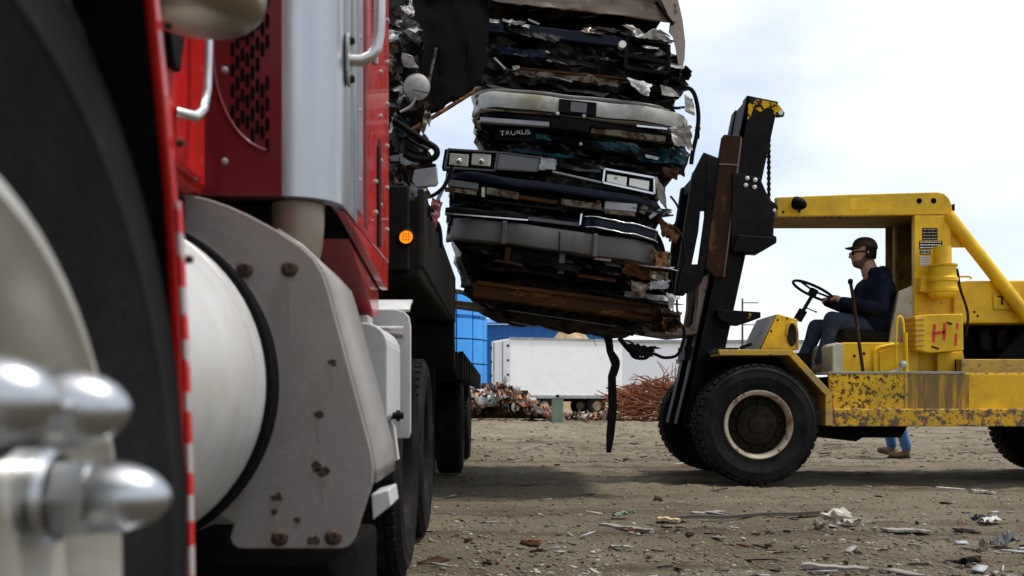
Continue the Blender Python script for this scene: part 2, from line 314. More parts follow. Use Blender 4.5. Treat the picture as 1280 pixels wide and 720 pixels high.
def tag(o, label, cat, group=None, kind=None):
    o['label'] = label; o['category'] = cat
    if group: o['group'] = group
    if kind: o['kind'] = kind
    return o
def thing(name, loc, label, cat, group=None):
    o = bpy.data.objects.new(name, None); col.objects.link(o); o.location = loc; o.empty_display_size = 0.2
    WL[o.name] = Vector(loc); return tag(o, label, cat, group)
def holder(name, loc, parent):            # an Empty part (a wheel) that carries its own pieces
    o = bpy.data.objects.new(name, None); col.objects.link(o); o.parent = parent; o.location = Vector(loc) - WL[parent.name]
    o.empty_display_size = 0.1; WL[o.name] = Vector(loc); return o
def dup(o, parent, loc, rot=None, scale=None):
    c = o.copy(); col.objects.link(c); c.parent = parent
    c.location = Vector(loc) - (WL[parent.name] if parent is not None else Vector((0, 0, 0))); WL[c.name] = Vector(loc)
    if rot is not None: c.rotation_euler = rot
    if scale is not None: c.scale = scale
    return c
def fbm(p, o=3): return noise.fractal(p, 0.6, 2.0, o)
def arc(cx, cy, r, a0, a1, n): return [(cx + r * math.cos(R(a0 + (a1 - a0) * k / n)), cy + r * math.sin(R(a0 + (a1 - a0) * k / n))) for k in range(n + 1)]

# tyre (axis 'x' or 'y'), outward side +-1; returns MB about centre c
def tyre_mb(c, Ro, width, ri, axis, n=56, blocks=40, ribs=4, deep=0.016, out=1):
    b = MB(); h = width / 2; rt = Ro - deep
    prof = [(ri, -h * .72), (ri + .012, -h * .86), (ri + (Ro - ri) * .25, -h * .97), (ri + (Ro - ri) * .5, -h * 1.02), (ri + (Ro - ri) * .52, -h * 1.035), (ri + (Ro - ri) * .56, -h * 1.02),
            (ri + (Ro - ri) * .76, -h * .98), (ri + (Ro - ri) * .78, -h * .995), (ri + (Ro - ri) * .81, -h * .97), (rt - .012, -h * .90), (rt, -h * .82)]
    prof = prof + [(rt + .003, 0)] + [(r, -q) for r, q in prof[::-1]]
    b.lathe(prof, axis, c, n)
    c = Vector(c)
    for rb in range(ribs):                       # tread blocks
        x0 = -h * .90 + (2 * h * .90) * rb / ribs; x1 = x0 + 2 * h * .90 / ribs * .80
        for k in range(blocks):
            a0 = 2 * math.pi * (k + (0.5 if rb % 2 else 0)) / blocks; a1 = a0 + 2 * math.pi / blocks * .72
            vs = []
            for (a, xs) in ((a0, 0.0), (a1, 0.0)):
                for x in (x0, x1):
                    edge = 0.012 if (abs(x) > h * .85) else 0
                    for r in (rt - .012, Ro - edge):
                        ca, sa = math.cos(a), math.sin(a)
                        p = (x, r * ca, r * sa) if axis == 'x' else (r * ca, x, r * sa)
                        vs.append(c + Vector(p))
            b.add(vs, [(0, 1, 3, 2), (4, 6, 7, 5), (0, 4, 5, 1), (2, 3, 7, 6), (1, 5, 7, 3)])
    return b

# ================================================================== ground
def vnoise(x, y, seed):                   # smooth value noise on numpy arrays
    rs = np.random.RandomState(seed); T = rs.rand(256, 256)
    xi = np.floor(x).astype(int); yi = np.floor(y).astype(int); fx = x - xi; fy = y - yi
    fx = fx * fx * (3 - 2 * fx); fy = fy * fy * (3 - 2 * fy)
    g = lambda i, j: T[i & 255, j & 255]
    return (g(xi, yi) * (1 - fx) + g(xi + 1, yi) * fx) * (1 - fy) + (g(xi, yi + 1) * (1 - fx) + g(xi + 1, yi + 1) * fx) * fy
def ground_z(x, y):
    x = np.asarray(x, float); y = np.asarray(y, float)
    z = 0.034 * (vnoise(x * .35 + 3, y * 4.2, 6) - .5) + 0.030 * (vnoise(x * .7, y * .9, 1) - .5) + 0.030 * (vnoise(x * 1.6 + 9, y * 3.2, 2) - .5) + 0.024 * (vnoise(x * 4, y * 9, 3) - .5) + 0.022 * (vnoise(x * 11, y * 14, 4) - .5)
    big = np.clip((y - 13) / 12, 0, 1); z = z * (1 + 1.6 * big)
    return z * np.clip((np.hypot(x, y) - 1) / 2, .3, 1) - 0.012
def gz(x, y): return float(ground_z(x, y))

def spaced(lo, hi, fine0, fine1, step, grow):
    mid = list(np.arange(fine0, fine1, step)); a = []; p = fine0; s = step
    while p > lo: s *= grow; p -= s; a.append(p)
    b = []; p = mid[-1]; s = step
    while p < hi: s *= grow; p += s; b.append(p)
    return np.array(a[::-1] + mid + b)
xs = spaced(-900, 900, -1.2, 7.2, 0.036, 1.07); ys = spaced(-300, 1500, 3.6, 15.5, 0.036, 1.045)
X, Y = np.meshgrid(xs, ys); Z = ground_z(X, Y)
nx, ny = len(xs), len(ys)
me = bpy.data.meshes.new('ground')
me.vertices.add(nx * ny); me.vertices.foreach_set('co', np.stack([X, Y, Z], -1).astype(np.float32).ravel())
ii, jj = np.meshgrid(np.arange(nx - 1), np.arange(ny - 1)); q = (jj * nx + ii).ravel()
quads = np.stack([q, q + 1, q + nx + 1, q + nx], -1).astype(np.int32)
me.loops.add(quads.size); me.loops.foreach_set('vertex_index', quads.ravel())
me.polygons.add(len(quads)); me.polygons.foreach_set('loop_start', np.arange(0, quads.size, 4, dtype=np.int32)); me.polygons.foreach_set('loop_total', np.full(len(quads), 4, np.int32))
me.update(); me.validate(); me.materials.append(MATS['ground'])
g = bpy.data.objects.new('ground', me); col.objects.link(g); g['kind'] = 'structure'
for p in me.polygons: p.use_smooth = True

def numpy_mesh(name, V, F, m, kind=None):
    me = bpy.data.meshes.new(name); me.vertices.add(len(V)); me.vertices.foreach_set('co', np.asarray(V, np.float32).ravel())
    F = np.asarray(F, np.int32); k = F.shape[1]
    me.loops.add(F.size); me.loops.foreach_set('vertex_index', F.ravel())
    me.polygons.add(len(F)); me.polygons.foreach_set('loop_start', np.arange(0, F.size, k, dtype=np.int32)); me.polygons.foreach_set('loop_total', np.full(len(F), k, np.int32))
    me.update(); me.validate()
    for q in (m if isinstance(m, list) else [m]): me.materials.append(MATS[q])
    o = bpy.data.objects.new(name, me); col.objects.link(o)
    if kind: o['kind'] = kind
    return o

# gravel: loose stones lying on the dirt
rs = np.random.RandomState(11)
ph = (1 + 5 ** .5) / 2
ICO = np.array([(-1, ph, 0), (1, ph, 0), (-1, -ph, 0), (1, -ph, 0), (0, -1, ph), (0, 1, ph), (0, -1, -ph), (0, 1, -ph), (ph, 0, -1), (ph, 0, 1), (-ph, 0, -1), (-ph, 0, 1)]) / 1.9
ICF = np.array([(0, 11, 5), (0, 5, 1), (0, 1, 7), (0, 7, 10), (0, 10, 11), (1, 5, 9), (5, 11, 4), (11, 10, 2), (10, 7, 6), (7, 1, 8), (3, 9, 4), (3, 4, 2), (3, 2, 6), (3, 6, 8), (3, 8, 9), (4, 9, 5), (2, 4, 11), (6, 2, 10), (8, 6, 7), (9, 8, 1)])
def frustum_points(n, d0, d1, px0=430, px1=1400):
    d = 1 / (rs.rand(n) * (1 / d0 - 1 / d1) + 1 / d1); px = px0 + rs.rand(n) * (px1 - px0)
    return (px - CX) / FPX * d, d
def stones(name, n, d0, d1, smin, smax, m, label, flat=.6):
    x, y = frustum_points(n, d0, d1); s = smin * (smax / smin) ** (rs.rand(n) ** 2.2)
    sc3 = np.stack([s * (.7 + rs.rand(n) * .9), s * (.7 + rs.rand(n) * .6), s * flat * (.5 + rs.rand(n) * .7)], -1)
    a = rs.rand(n) * 6.283; ca, sa = np.cos(a), np.sin(a)
    P = ICO[None] * (1 + .35 * (rs.rand(n, 12, 1) - .5)) * sc3[:, None, :]
    V = np.stack([P[..., 0] * ca[:, None] - P[..., 1] * sa[:, None], P[..., 0] * sa[:, None] + P[..., 1] * ca[:, None], P[..., 2]], -1)
    V += np.stack([x, y, ground_z(x, y) + sc3[:, 2] * .25], -1)[:, None, :]
    F = ICF[None] + (np.arange(n) * 12)[:, None, None]
    o = numpy_mesh(name, V.reshape(-1, 3), F.reshape(-1, 3), m, 'stuff'); return tag(o, label, 'gravel', kind='stuff')
stones('gravel', 17000, 4.0, 16, .003, .016, 'stone', 'loose grey gravel strewn over the scrap yard dirt')
stones('pale_gravel', 1500, 4.0, 18, .003, .018, 'plaster', 'scattered pale chips of stone on the dirt yard')
stones('far_gravel', 3500, 13, 36, .010, .055, 'stone', 'stones and clods on the far part of the yard')

# litter: small flat splinters and scraps nobody could count
def litter(name, n, d0, d1, mats, smin, smax, label):
    x, y = frustum_points(n, d0, d1); V = []; F = []
    for i in range(n):
        L = smin * (smax / smin) ** (rs.rand() ** 1.8); wd = L * (.08 + .5 * rs.rand() ** 2); a = rs.rand() * 6.283; tl = (rs.rand() - .5) * .5
        ux = np.array([math.cos(a), math.sin(a), tl * .5]); uy = np.array([-math.sin(a), math.cos(a), (rs.rand() - .5) * .8]); up = np.array([0, 0, .004 + .006 * rs.rand()])
        c = np.array([x[i], y[i], gz(x[i], y[i]) + .006 + abs(tl) * L * .2])
        qv = [c + ux * L * sx * (.7 + .5 * rs.rand()) / 2 + uy * wd * sy * (.6 + .6 * rs.rand()) / 2 for sx, sy in ((-1, -1), (1, -1), (1, 1), (-1, 1))]
        o = len(V); V += qv + [p + up for p in qv]
        F += [(o, o + 3, o + 2, o + 1), (o + 4, o + 5, o + 6, o + 7)] + [(o + k, o + (k + 1) % 4, o + 4 + (k + 1) % 4, o + 4 + k) for k in range(4)]
    o = numpy_mesh(name, V, F, mats, 'stuff'); tag(o, label, 'litter', kind='stuff')
    o.data.polygons.foreach_set('material_index', np.repeat(rs.randint(0, len(mats), n), 6).astype(np.int32)); return o
litter('litter', 520, 4.2, 17, ['timber', 'black_part', 'scrap_grey', 'rust_steel', 'timber', 'trailer_black', 'plaster', 'deck_wood'], .015, .17, 'splinters and flat scraps trodden into the dirt')
def rusty_litter():
    o = litter('rusty_litter', 170, 5.0, 6.9, ['rust_steel', 'rebar', 'deck_wood', 'rust_beam', 'rust_steel'], .012, .10, 'rust flakes and brown splinters on the damp dirt in front')
rusty_litter()
litter('far_litter', 500, 13, 36, ['timber', 'black_part', 'timber', 'rust_steel', 'pole_wood'], .04, .26, 'flat scraps lying on the far ground')

# ================================================================== background
# blue panel tank
TX, TY, TR = -4.25, 62.0, 3.5
tank = thing('storage_tank', (TX, TY, 0), 'round bright blue storage tank of bolted panels behind the trailer', 'tank')
MB().lathe([(0, 0), (TR - .06, 0), (TR - .06, 7.05), (TR * .6, 7.5), (0, 7.6)], 'z', (TX, TY, 0), 72).build('shell', 'under_black', tank, smooth=40)
pan = None; NP = 18; ph_ = 1.47
for r_ in range(5):
    for k in range(NP):
        a0 = 2 * math.pi * k / NP + .012; a1 = 2 * math.pi * (k + 1) / NP - .012
        if pan is None:
            b = MB(); pts = [(TR * math.cos(a0 + (a1 - a0) * i / 4), TR * math.sin(a0 + (a1 - a0) * i / 4)) for i in range(5)]; inn = [(x * .985, y * .985) for x, y in pts]
            z0, z1 = .04, ph_ - .04
            b.add([(x, y, z) for x, y in pts + inn for z in (z0, z1)], [(2 * i, 2 * i + 2, 2 * i + 3, 2 * i + 1) for i in range(4)] + [(2 * i + 1, 2 * i + 3, 2 * i + 13, 2 * i + 11) for i in range(4)] + [(2 * i, 2 * i + 10, 2 * i + 12, 2 * i + 2) for i in range(4)] + [(0, 1, 11, 10), (8, 18, 19, 9)])
            b.v = [v + Vector((TX, TY, 0)) for v in b.v]
            pan = b.build('panel', 'silo_blue', tank, smooth=40)
        else:
            dup(pan, tank, (TX, TY, r_ * ph_ if r_ < 4 else r_ * ph_ - .3), (0, 0, 2 * math.pi * k / NP))
# blue corrugated shed
shed = thing('shed', (4, 76, 0), 'dark blue corrugated steel shed behind the white box trailer', 'building')
a, bq = W(596, 500, 72).x, W(764, 500, 72).x
b = MB(); n = 60; pts = []
for k in range(n * 4):
    x = a + (bq - a) * k / (n * 4 - 1); pts.append((x, 72 + (.06 if k % 4 in (1, 2) else 0)))
b.add([(x, y, z) for x, y in pts for z in (0, 6.2)], [(2 * i, 2 * i + 2, 2 * i + 3, 2 * i + 1) for i in range(len(pts) - 1)])
b.build('corrugated_wall', 'shed_blue', shed)
MB().box2((a + .05, 72.1, 0), (bq - .05, 82, 6.1)).build('wall', 'shed_blue', shed)
MB().prism([(a - .2, 71.7, 6.2), (bq + .2, 71.7, 6.2), (bq + .2, 77, 6.9), (a - .2, 77, 6.9)], (0, 0, .12)).build('roof', 'shed_blue', shed)
# sand heap
b = MB(); n = 40; cx, cy = W(714, 500, 62).x, 62.5; prof = [(3.3, -.1), (2.9, .75), (2.35, 1.9), (1.75, 3.3), (1.2, 4.4), (.7, 4.9), (0, 5.05)]
vs = []
for r_, h in prof:
    for k in range(n):
        q = 2 * math.pi * k / n; f = 1 + .16 * fbm(Vector((math.cos(q) * 1.5, math.sin(q) * 1.5, h * .4)))
        vs.append((cx + r_ * f * math.cos(q), cy + r_ * f * math.sin(q) * .7, h * (1 + .05 * math.sin(3 * q))))
b.add(vs, [(i * n + k, i * n + (k + 1) % n, (i + 1) * n + (k + 1) % n, (i + 1) * n + k) for i in range(len(prof) - 1) for k in range(n)])
tag(b.build('sand_heap', 'sand', smooth=60), 'tan sand heap rising behind the white box trailer roof', 'sand heap')
# pale warehouse
wh = thing('warehouse', (18, 160, 0), 'long low pale warehouse far beyond the yard', 'building')
x0, x1 = W(745, 0, 150).x, W(1012, 0, 150).x
MB().box2((x0, 150, 0), (x1, 175, 9.3)).build('wall', 'warehouse', wh)
MB().box2((x0 - .4, 149.5, 9.32), (x1 + .4, 175.5, 9.75)).build('roof', 'scrap_grey', wh)
# utility poles
for (px, D, top, lab) in ((928, 110, 373, 'thin wooden utility pole between the mast and the yellow cowl'),):
    p0 = W(px, 500, D); up_ = thing('utility_pole', (p0.x, D, 0), lab, 'pole')
    zt = W(px, top, D).z
    MB().tube([(p0.x, D, -.1), (p0.x, D, zt)], .16, 8, r2=.10).build('shaft', 'pole_wood', up_)
    for dz in (.5, 2.9, 6.6):
        MB().box2((p0.x - .1, D - .26, zt - dz - .05), (p0.x + 1.7, D - .16, zt - dz + .05)).build('crossarm', 'pole_wood', up_)
# white box trailer
bx = W(637, 500, 50).x; ya = R(21)
ux = Vector((math.cos(ya), math.sin(ya), 0)); uy = Vector((-math.sin(ya), math.cos(ya), 0)); o0 = Vector((bx, 50, 0))
def BT(x, y, z): return o0 + ux * x + uy * y + Vector((0, 0, z))
btr = thing('box_trailer', o0 + ux * 3 + uy * 1.2, 'plain white box trailer parked behind the scrap pile', 'trailer')
RB = Matrix((ux, uy, Vector((0, 0, 1)))).transposed()
LB, WB, zb, zt = 6.3, 2.45, 0.98, 3.85
MB().box(BT(LB / 2, WB / 2, (zb + zt) / 2), (LB, WB, zt - zb), RB).build('box_body', 'van_white', btr, bev=.03)
MB().box(BT(LB / 2, -.03, zb - .03), (LB, .06, .16), RB).build('bottom_rail', 'scrap_grey', btr)
MB().box(BT(LB / 2, -.02, zt + .02), (LB + .04, .06, .10), RB).build('top_rail', 'scrap_grey', btr)
for yy in (.02, 1.25):
    d = MB().box(BT(-.03, yy + .58, (zb + zt) / 2), (.05, 1.16, zt - zb - .1), RB).build('door', 'van_white', btr, bev=.01)
    MB().tube([BT(-.09, yy + .75, zb + .05), BT(-.09, yy + .75, zt - .1)], .025, 6).build('lock_rod', 'scrap_grey', d)
    for k in range(4):
        MB().box(BT(-.08, .04 if yy < 1 else 2.41, zb + .35 + k * .72), (.07, .16, .10), RB).build('hinge', 'black_part', d)
MB().box(BT(-.075, .45, 1.75), (.02, .36, .36), RB @ Matrix.Rotation(R(45), 3, 'X')).build('placard', 'scrap_grey', btr)
MB().box(BT(LB / 2, WB / 2, .82), (LB - .4, .9, .22), RB).build('chassis', 'under_black', btr)
for xx in (1.9, 4.85):
    for yy in (.12, 2.1):
        wh_ = holder('wheel', BT(xx, yy, .5), btr)
        b = MB(); b.lathe([(.24, -.11), (.32, -.13), (.46, -.12), (.5, -.09), (.5, .09), (.46, .12), (.24, .11)], 'y', (0, 0, 0), 28)
        b.v = [RB @ v + WL[wh_.name] for v in b.v]; b.build('tyre', 'tyre_dusty', wh_, smooth=40)
        b = MB(); b.lathe([(0, -.02), (.1, -.03), (.11, -.01), (.2, .0), (.235, -.09), (.25, -.1), (.25, .1)], 'y', (0, 0, 0), 24)
        b.v = [RB @ v + WL[wh_.name] for v in b.v]; b.build('rim', 'rim_cream', wh_, smooth=40)
# green utility pedestal
gp = W(697, 527, 36.7); gp.z = 0
gb = thing('utility_pedestal', gp, 'small faded green utility pedestal in front of the scrap pile', 'pedestal')
MB().box2((gp.x - .2, 36.5, -.05), (gp.x + .2, 36.9, .82)).build('cabinet', 'green_box', gb, bev=.015)
MB().prism([(gp.x - .22, 36.48, .82), (gp.x + .22, 36.48, .82), (gp.x + .20, 36.48, .88), (gp.x - .20, 36.48, .88)], (0, .44, 0)).build('lid', 'green_box', gb)
MB().lathe([(0, .99), (.06, .98), (.07, .88), (0, .88)], 'z', (gp.x, 36.7, 0), 12).build('cap', 'hub_dark', gb)
# heaps of scrap
def scrap_heap(name, label, px0, px1, D, peak, n, mats, seed, skew):
    r2 = np.random.RandomState(seed); V = []; F = []; MI = []
    x0, x1 = W(px0, 0, D).x, W(px1, 0, D).x
    for i in range(n):
        t_ = r2.rand(); x = x0 + (x1 - x0) * t_; prof = peak * np.interp(t_, *skew)
        dy = (r2.rand() - .3) * 3.2; hh = prof * max(0.08, 1 - abs(dy) / 2.4)
        z = hh * (1 - .35 * r2.rand() ** 2); L = .07 + .42 * r2.rand() ** 1.8; wd = L * (.2 + .6 * r2.rand())
        e = Euler((r2.rand() * 6.28, r2.rand() * 6.28, r2.rand() * 6.28)).to_matrix()
        bend = (r2.rand() - .5) * L * .6; th = .01
        o = len(V)
        for sgn in (-1, 1):
            for q in (-1, 0, 1):
                for k in (-1, 1):
                    p = e @ Vector((q * L / 2, k * wd / 2 * (.7 + .5 * r2.rand()), (bend if q == 0 else 0) + sgn * th)); V.append((x + p.x, D + dy + p.y, max(.03, z + p.z)))
        F += [(o, o + 2, o + 3, o + 1), (o + 2, o + 4, o + 5, o + 3), (o + 6, o + 7, o + 9, o + 8), (o + 8, o + 9, o + 11, o + 10), (o, o + 1, o + 7, o + 6), (o + 4, o + 10, o + 11, o + 5)]
        MI += [r2.randint(len(mats))] * 6
    # core of the heap so the ground behind does not show through
    o = numpy_mesh(name, V, F, mats, 'stuff'); o.data.polygons.foreach_set('material_index', np.array(MI, np.int32)); tag(o, label, 'scrap', kind='stuff'); return o
scrap_heap('scrap_heap', 'low heap of mixed metal scrap beside the green pedestal', 572, 688, 39, 1.42, 2800, ['rust_steel', 'scrap_white', 'rebar', 'strip_cream', 'scrap_grey', 'scrap_orange', 'sand', 'black_part', 'rebar'], 3, ([0, .3, .5, .68, .85, 1], [.8, .9, 1, .8, .45, .3]))
scrap_heap('scattered_scrap', 'thin spread of pale and rusty scrap below the box trailer', 685, 772, 38, .28, 320, ['scrap_white', 'scrap_orange', 'scrap_grey', 'rust_steel', 'plaster', 'rebar'], 5, ([0, .3, .6, 1], [1, .7, .9, .6]))
r2 = random.Random(5); b = MB()
for i in range(700):
    t_ = r2.random(); x = W(768, 0, 38).x + t_ * 3.6; top = 1.55 * (0.35 + .65 * math.sin(math.pi * min(1, .12 + t_ * .75)))
    z = top * r2.random() ** .7; y = 38 + (r2.random() - .4) * 3.2 * (1.15 - z / 1.9); a_ = r2.random() * 6.28; L = .6 + r2.random() * 1.5; bd = (r2.random() - .5) * .9; tz = (r2.random() - .5) * .8
    d = Vector((math.cos(a_), math.sin(a_) * .5, tz)); sv = Vector((-d.y, d.x, r2.random() - .3)) * bd
    b.tube([(lambda p: Vector((p.x, p.y, max(.03, p.z))))(Vector((x, y, z)) + d * L * (s - .5) + sv * (1 - (2 * s - 1) ** 2)) for s in (0, .33, .66, 1)], .010 + .014 * r2.random(), 5)
for i in range(14):
    x = W(840, 0, 38).x + (r2.random() - .5) * 1.0; L = .5 + r2.random() * .9
    b.tube([(x, 38, 1.2), (x + (r2.random() - .5) * .3, 38, 1.2 + L * .6), (x + (r2.random() - .5) * .9, 38, 1.2 + L)], .012, 4)
tag(b.build('rebar_heap', 'rebar', kind='stuff'), 'tangled heap of rusty reinforcing bars behind the forklift mast', 'scrap')

# ================================================================== tractor unit (red lorry), nose towards the viewer, its side at x = -0.40
XS = -0.40; XC = -1.65                    # outer side, centre line
def mirror_x(x): return 2 * XC - x
truck = thing('semi_truck', (XC, 3.0, 0), 'red heavy truck with silver fuel tank and chrome wheel nuts at left', 'truck')
# --- front wheel
FY, FZ = 0.62, 0.62
def steer_wheel(xout, sgn):
    """sgn +1: outer face towards +x"""
    wh = holder('wheel', (xout - sgn * .19, FY, FZ), truck); c = Vector(WL[wh.name])
    tyre_mb(c, .62, .36, .338, 'x', n=96, blocks=60, ribs=5).build('tyre', 'tyre', wh, smooth=35)
    b = MB(); e = sgn
    prof = [(.34, -.13), (.345, .13), (.357, .166), (.351, .181), (.337, .184), (.323, .166), (.314, .095), (.300, .065), (.272, .07), (.25, .115), (.228, .165), (.218, .185), (.135, .19), (.128, .16), (.12, .05), (.0, .04)]
    b.lathe([(r, h * e) for r, h in prof], 'x', c, 72); rim = b.build('rim', 'rim_alloy', wh, smooth=40)
    b = MB(); b.lathe([(.115, .02), (.115, .115), (.10, .13), (.09, .135), (.085, .15), (0, .155)], 'x', c, 32) if e > 0 else b.lathe([(.135, -.02), (.135, -.13), (0, -.155)], 'x', c, 24)
    b.build('hub_cap', 'black_part', wh, smooth=35)
    hole = None
    for k in range(10):
        a = 36 * k + 15; q_ = c + Vector((sgn * .088, .270 * math.cos(R(a)), .270 * math.sin(R(a))))
        if hole is None:
            b = MB(); e1 = Vector((0, math.cos(R(a)), math.sin(R(a)))); e2 = Vector((0, -math.sin(R(a)), math.cos(R(a))))
            b.prism([q_ + e1 * .018 * math.cos(R(t_)) + e2 * .036 * math.sin(R(t_)) for t_ in range(0, 360, 20)], (sgn * .012, 0, 0)); hole = b.build('hand_hole', 'black', wh, origin=q_)
        else: dup(hole, wh, q_, (R(36 * k), 0, 0))
    nut = None
    for k in range(10):
        a = R(33 + 36 * k); p = c + Vector((sgn * .187, .176 * math.cos(a), .176 * math.sin(a)))
        if nut is None:
            b = MB()
            b.lathe([(0, 0), (.037, 0), (.038, .016), (.033, .022)], 'x', (0, 0, 0), 24)
            hexr = .0315
            b.prism([(.018, hexr * math.cos(R(60 * q)), hexr * math.sin(R(60 * q))) for q in range(6)], (.032, 0, 0))
            b.lathe([(.0275, .048), (.0280, .052), (.0278, .064), (.0258, .076), (.0222, .087), (.0165, .097), (.009, .104), (.004, .1065), (0, .107)], 'x', (0, 0, 0), 28)
            b.v = [Vector((v.x * sgn, v.y, v.z)) + p for v in b.v]
            nut = b.build('lug_nut', 'nut_chrome', wh, smooth=38, origin=p)
        else: dup(nut, wh, p)
    return wh
steer_wheel(-.355, 1); steer_wheel(mirror_x(-.355), -1)
# --- front fender with its lip and tape
path = [(-.22, .45), (-.18, .9), (-.02, 1.24), (.28, 1.47), (.65, 1.56), (.95, 1.52), (1.10, 1.42), (1.195, 1.27), (1.235, 1.15), (1.268, 1.04), (1.298, .86), (1.314, .70), (1.322, .55), (1.325, .42)]
def strip(pth, x0, x1, th):
    b = MB(); n = len(pth); P = [Vector((0, y, z)) for y, z in pth]; N = []
    for i in range(n):
        t = (P[min(i + 1, n - 1)] - P[max(i - 1, 0)]).normalized(); N.append(Vector((0, t.z, -t.y)) * -1)
    vs = []
    for i in range(n):
        for x in (x0, x1):
            for k in (0, th): q = P[i] + N[i] * k; vs.append((x, q.y, q.z))
    fs = []
    for i in range(n - 1):
        o = 4 * i; fs += [(o, o + 4, o + 5, o + 1), (o + 2, o + 3, o + 7, o + 6), (o, o + 2, o + 6, o + 4), (o + 1, o + 5, o + 7, o + 3)]
    fs += [(0, 1, 3, 2), (4 * n - 4, 4 * n - 2, 4 * n - 1, 4 * n - 3)]
    return b.add(vs, fs)
for sx in (1, -1):
    f = (lambda x: x) if sx > 0 else mirror_x
    fen = strip(path, f(-.418), f(-1.05), -.02).build('fender', 'under_black', truck, smooth=30)
    strip(path, f(-.404), f(-.418), -.020).build('fender_lip', 'truck_red', fen, smooth=40, bev=.004)
    b = strip([q_ for q_ in path if q_[1] < 1.1 and q_[0] > 1], f(-.400), f(-.4035), -.018)
    b.build('reflective_tape', 'tape', fen, smooth=40)
    bolt = None
    for (y, z) in ((1.2, 1.24), (1.245, 1.11), (1.28, .97)):
        p = Vector((f(-.395), y + .006, z))
        if bolt is None:
            b = MB(); b.lathe([(0, .003), (.004, .003), (.0055, 0), (.0055, -.006)], 'x', p, 12); bolt = b.build('rivet', 'rusty_bolt', fen, smooth=30, origin=p)
        else: dup(bolt, fen, p)
MB().prism([(mirror_x(-.42), -.9, 1.0), (mirror_x(-.42), 1.3, 1.62), (mirror_x(-.42), 1.3, 2.0), (mirror_x(-.42), -.7, 1.85)], (2.46, 0, 0)).build('hood', 'truck_red', truck, bev=.05)
# --- engine / underbody mass
MB().box2((-2.35, -.3, .55), (-.95, 2.3, 1.5)).build('engine_bay', 'under_black', truck)
for x in (-1.2, -2.1):
    MB().box2((x - .04, -.8, .78), (x + .04, 7.0, 1.06)).build('frame_rail', 'under_black', truck)
MB().box2((-2.2, 2.0, .45), (-1.1, 3.9, 1.0)).build('gearbox', 'under_black', truck)
MB().box2((mirror_x(XS) + .02, 2.3, 1.05), (-.75, 4.2, 1.27)).build('cab_floor', 'under_black', truck)
# --- chrome air cleaner canister on the cowl
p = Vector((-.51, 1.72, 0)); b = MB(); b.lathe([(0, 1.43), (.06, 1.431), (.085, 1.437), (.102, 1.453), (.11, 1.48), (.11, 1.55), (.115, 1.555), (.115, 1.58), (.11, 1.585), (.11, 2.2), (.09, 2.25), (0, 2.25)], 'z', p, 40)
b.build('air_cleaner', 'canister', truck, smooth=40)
MB().box2((-.72, 1.68, 1.62), (-.55, 1.76, 1.72)).build('air_cleaner_bracket', 'black_part', truck)
# --- cab with door
MB().box2((mirror_x(-.715), 1.32, 1.28), (-.715, 2.47, 3.0)).build('cab', 'truck_red', truck, bev=.03)
door = MB().box2((-.712, 1.36, 1.30), (-.694, 2.36, 2.95)).build('door', 'truck_red', truck, bev=.008)
b = MB(); hy = 2.10; b.prism([(-.69, y, z - .05) for y, z in [(hy - .055, 1.70), (hy + .045, 1.70), (hy + .05, 1.62), (hy + .02, 1.53), (hy - .02, 1.53), (hy - .06, 1.62)]], (.02, 0, 0)); b.build('handle', 'black_part', door, bev=.006)
b = MB(); y0 = 2.245; b.tube([(-.69, y0 - .1, 1.405), (-.655, y0 - .075, 1.402), (-.652, y0 - .03, 1.43), (-.65, y0 - .01, 1.48), (-.65, y0, 1.58), (-.65, y0, 2.3)], .011, 10); b.build('grab_bar', 'chrome_bar', truck, smooth=60)
# --- sleeper: front face, rounded stainless corner, red hinged side
SY, SX, RC, Z0, Z1 = 2.45, XS, .13, 1.288, 3.1
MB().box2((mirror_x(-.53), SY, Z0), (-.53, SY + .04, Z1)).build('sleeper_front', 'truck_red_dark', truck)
corner = [(-.53, SY)] + [(SX - RC + RC * math.sin(R(q)), SY + RC - RC * math.cos(R(q))) for q in range(0, 91, 9)] + [(SX, 2.83)]
inner = [(SX - .03, 2.83), (SX - .03, SY + RC), (-.53, SY + .03)]
b = MB(); b.prism([Vector((x, y, Z0)) for x, y in corner + inner], (0, 0, Z1 - Z0)); b.build('stainless_corner', 'stainless', truck, smooth=25)
MB().box2((SX - .006, 2.72, Z0 + .01), (SX + .003, 2.727, Z1)).build('panel_seam', 'scrap_grey', truck)
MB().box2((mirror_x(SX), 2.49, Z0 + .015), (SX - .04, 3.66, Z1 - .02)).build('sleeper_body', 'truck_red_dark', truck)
MB().box2((mirror_x(SX) + .02, 2.60, Z0 + .003), (SX - .05, 3.64, Z0 + .013)).build('sleeper_dark_sheet', 'under_black', truck)  # added black sheet, hides the grey reflection on the sleeper underside
side = MB().box2((SX - .035, 2.834, Z0 + .0), (SX - .002, 3.66, Z1)).build('sleeper_side', 'truck_red', truck, bev=.004)
MB().box2((SX - .002, 2.836, Z0 + .04), (SX + .002, 2.93, Z1)).build('trim_strip', 'stainless', side)
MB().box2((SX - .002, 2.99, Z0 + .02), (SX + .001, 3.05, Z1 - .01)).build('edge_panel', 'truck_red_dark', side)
b = MB()
for k in range(14):
    b.tube([(SX + .006, 3.20, 1.86 + k * .085), (SX + .006, 3.20, 1.86 + k * .085 + .08)], .009, 8)
b.build('hinge', 'scrap_grey', side, smooth=50)
scr = None
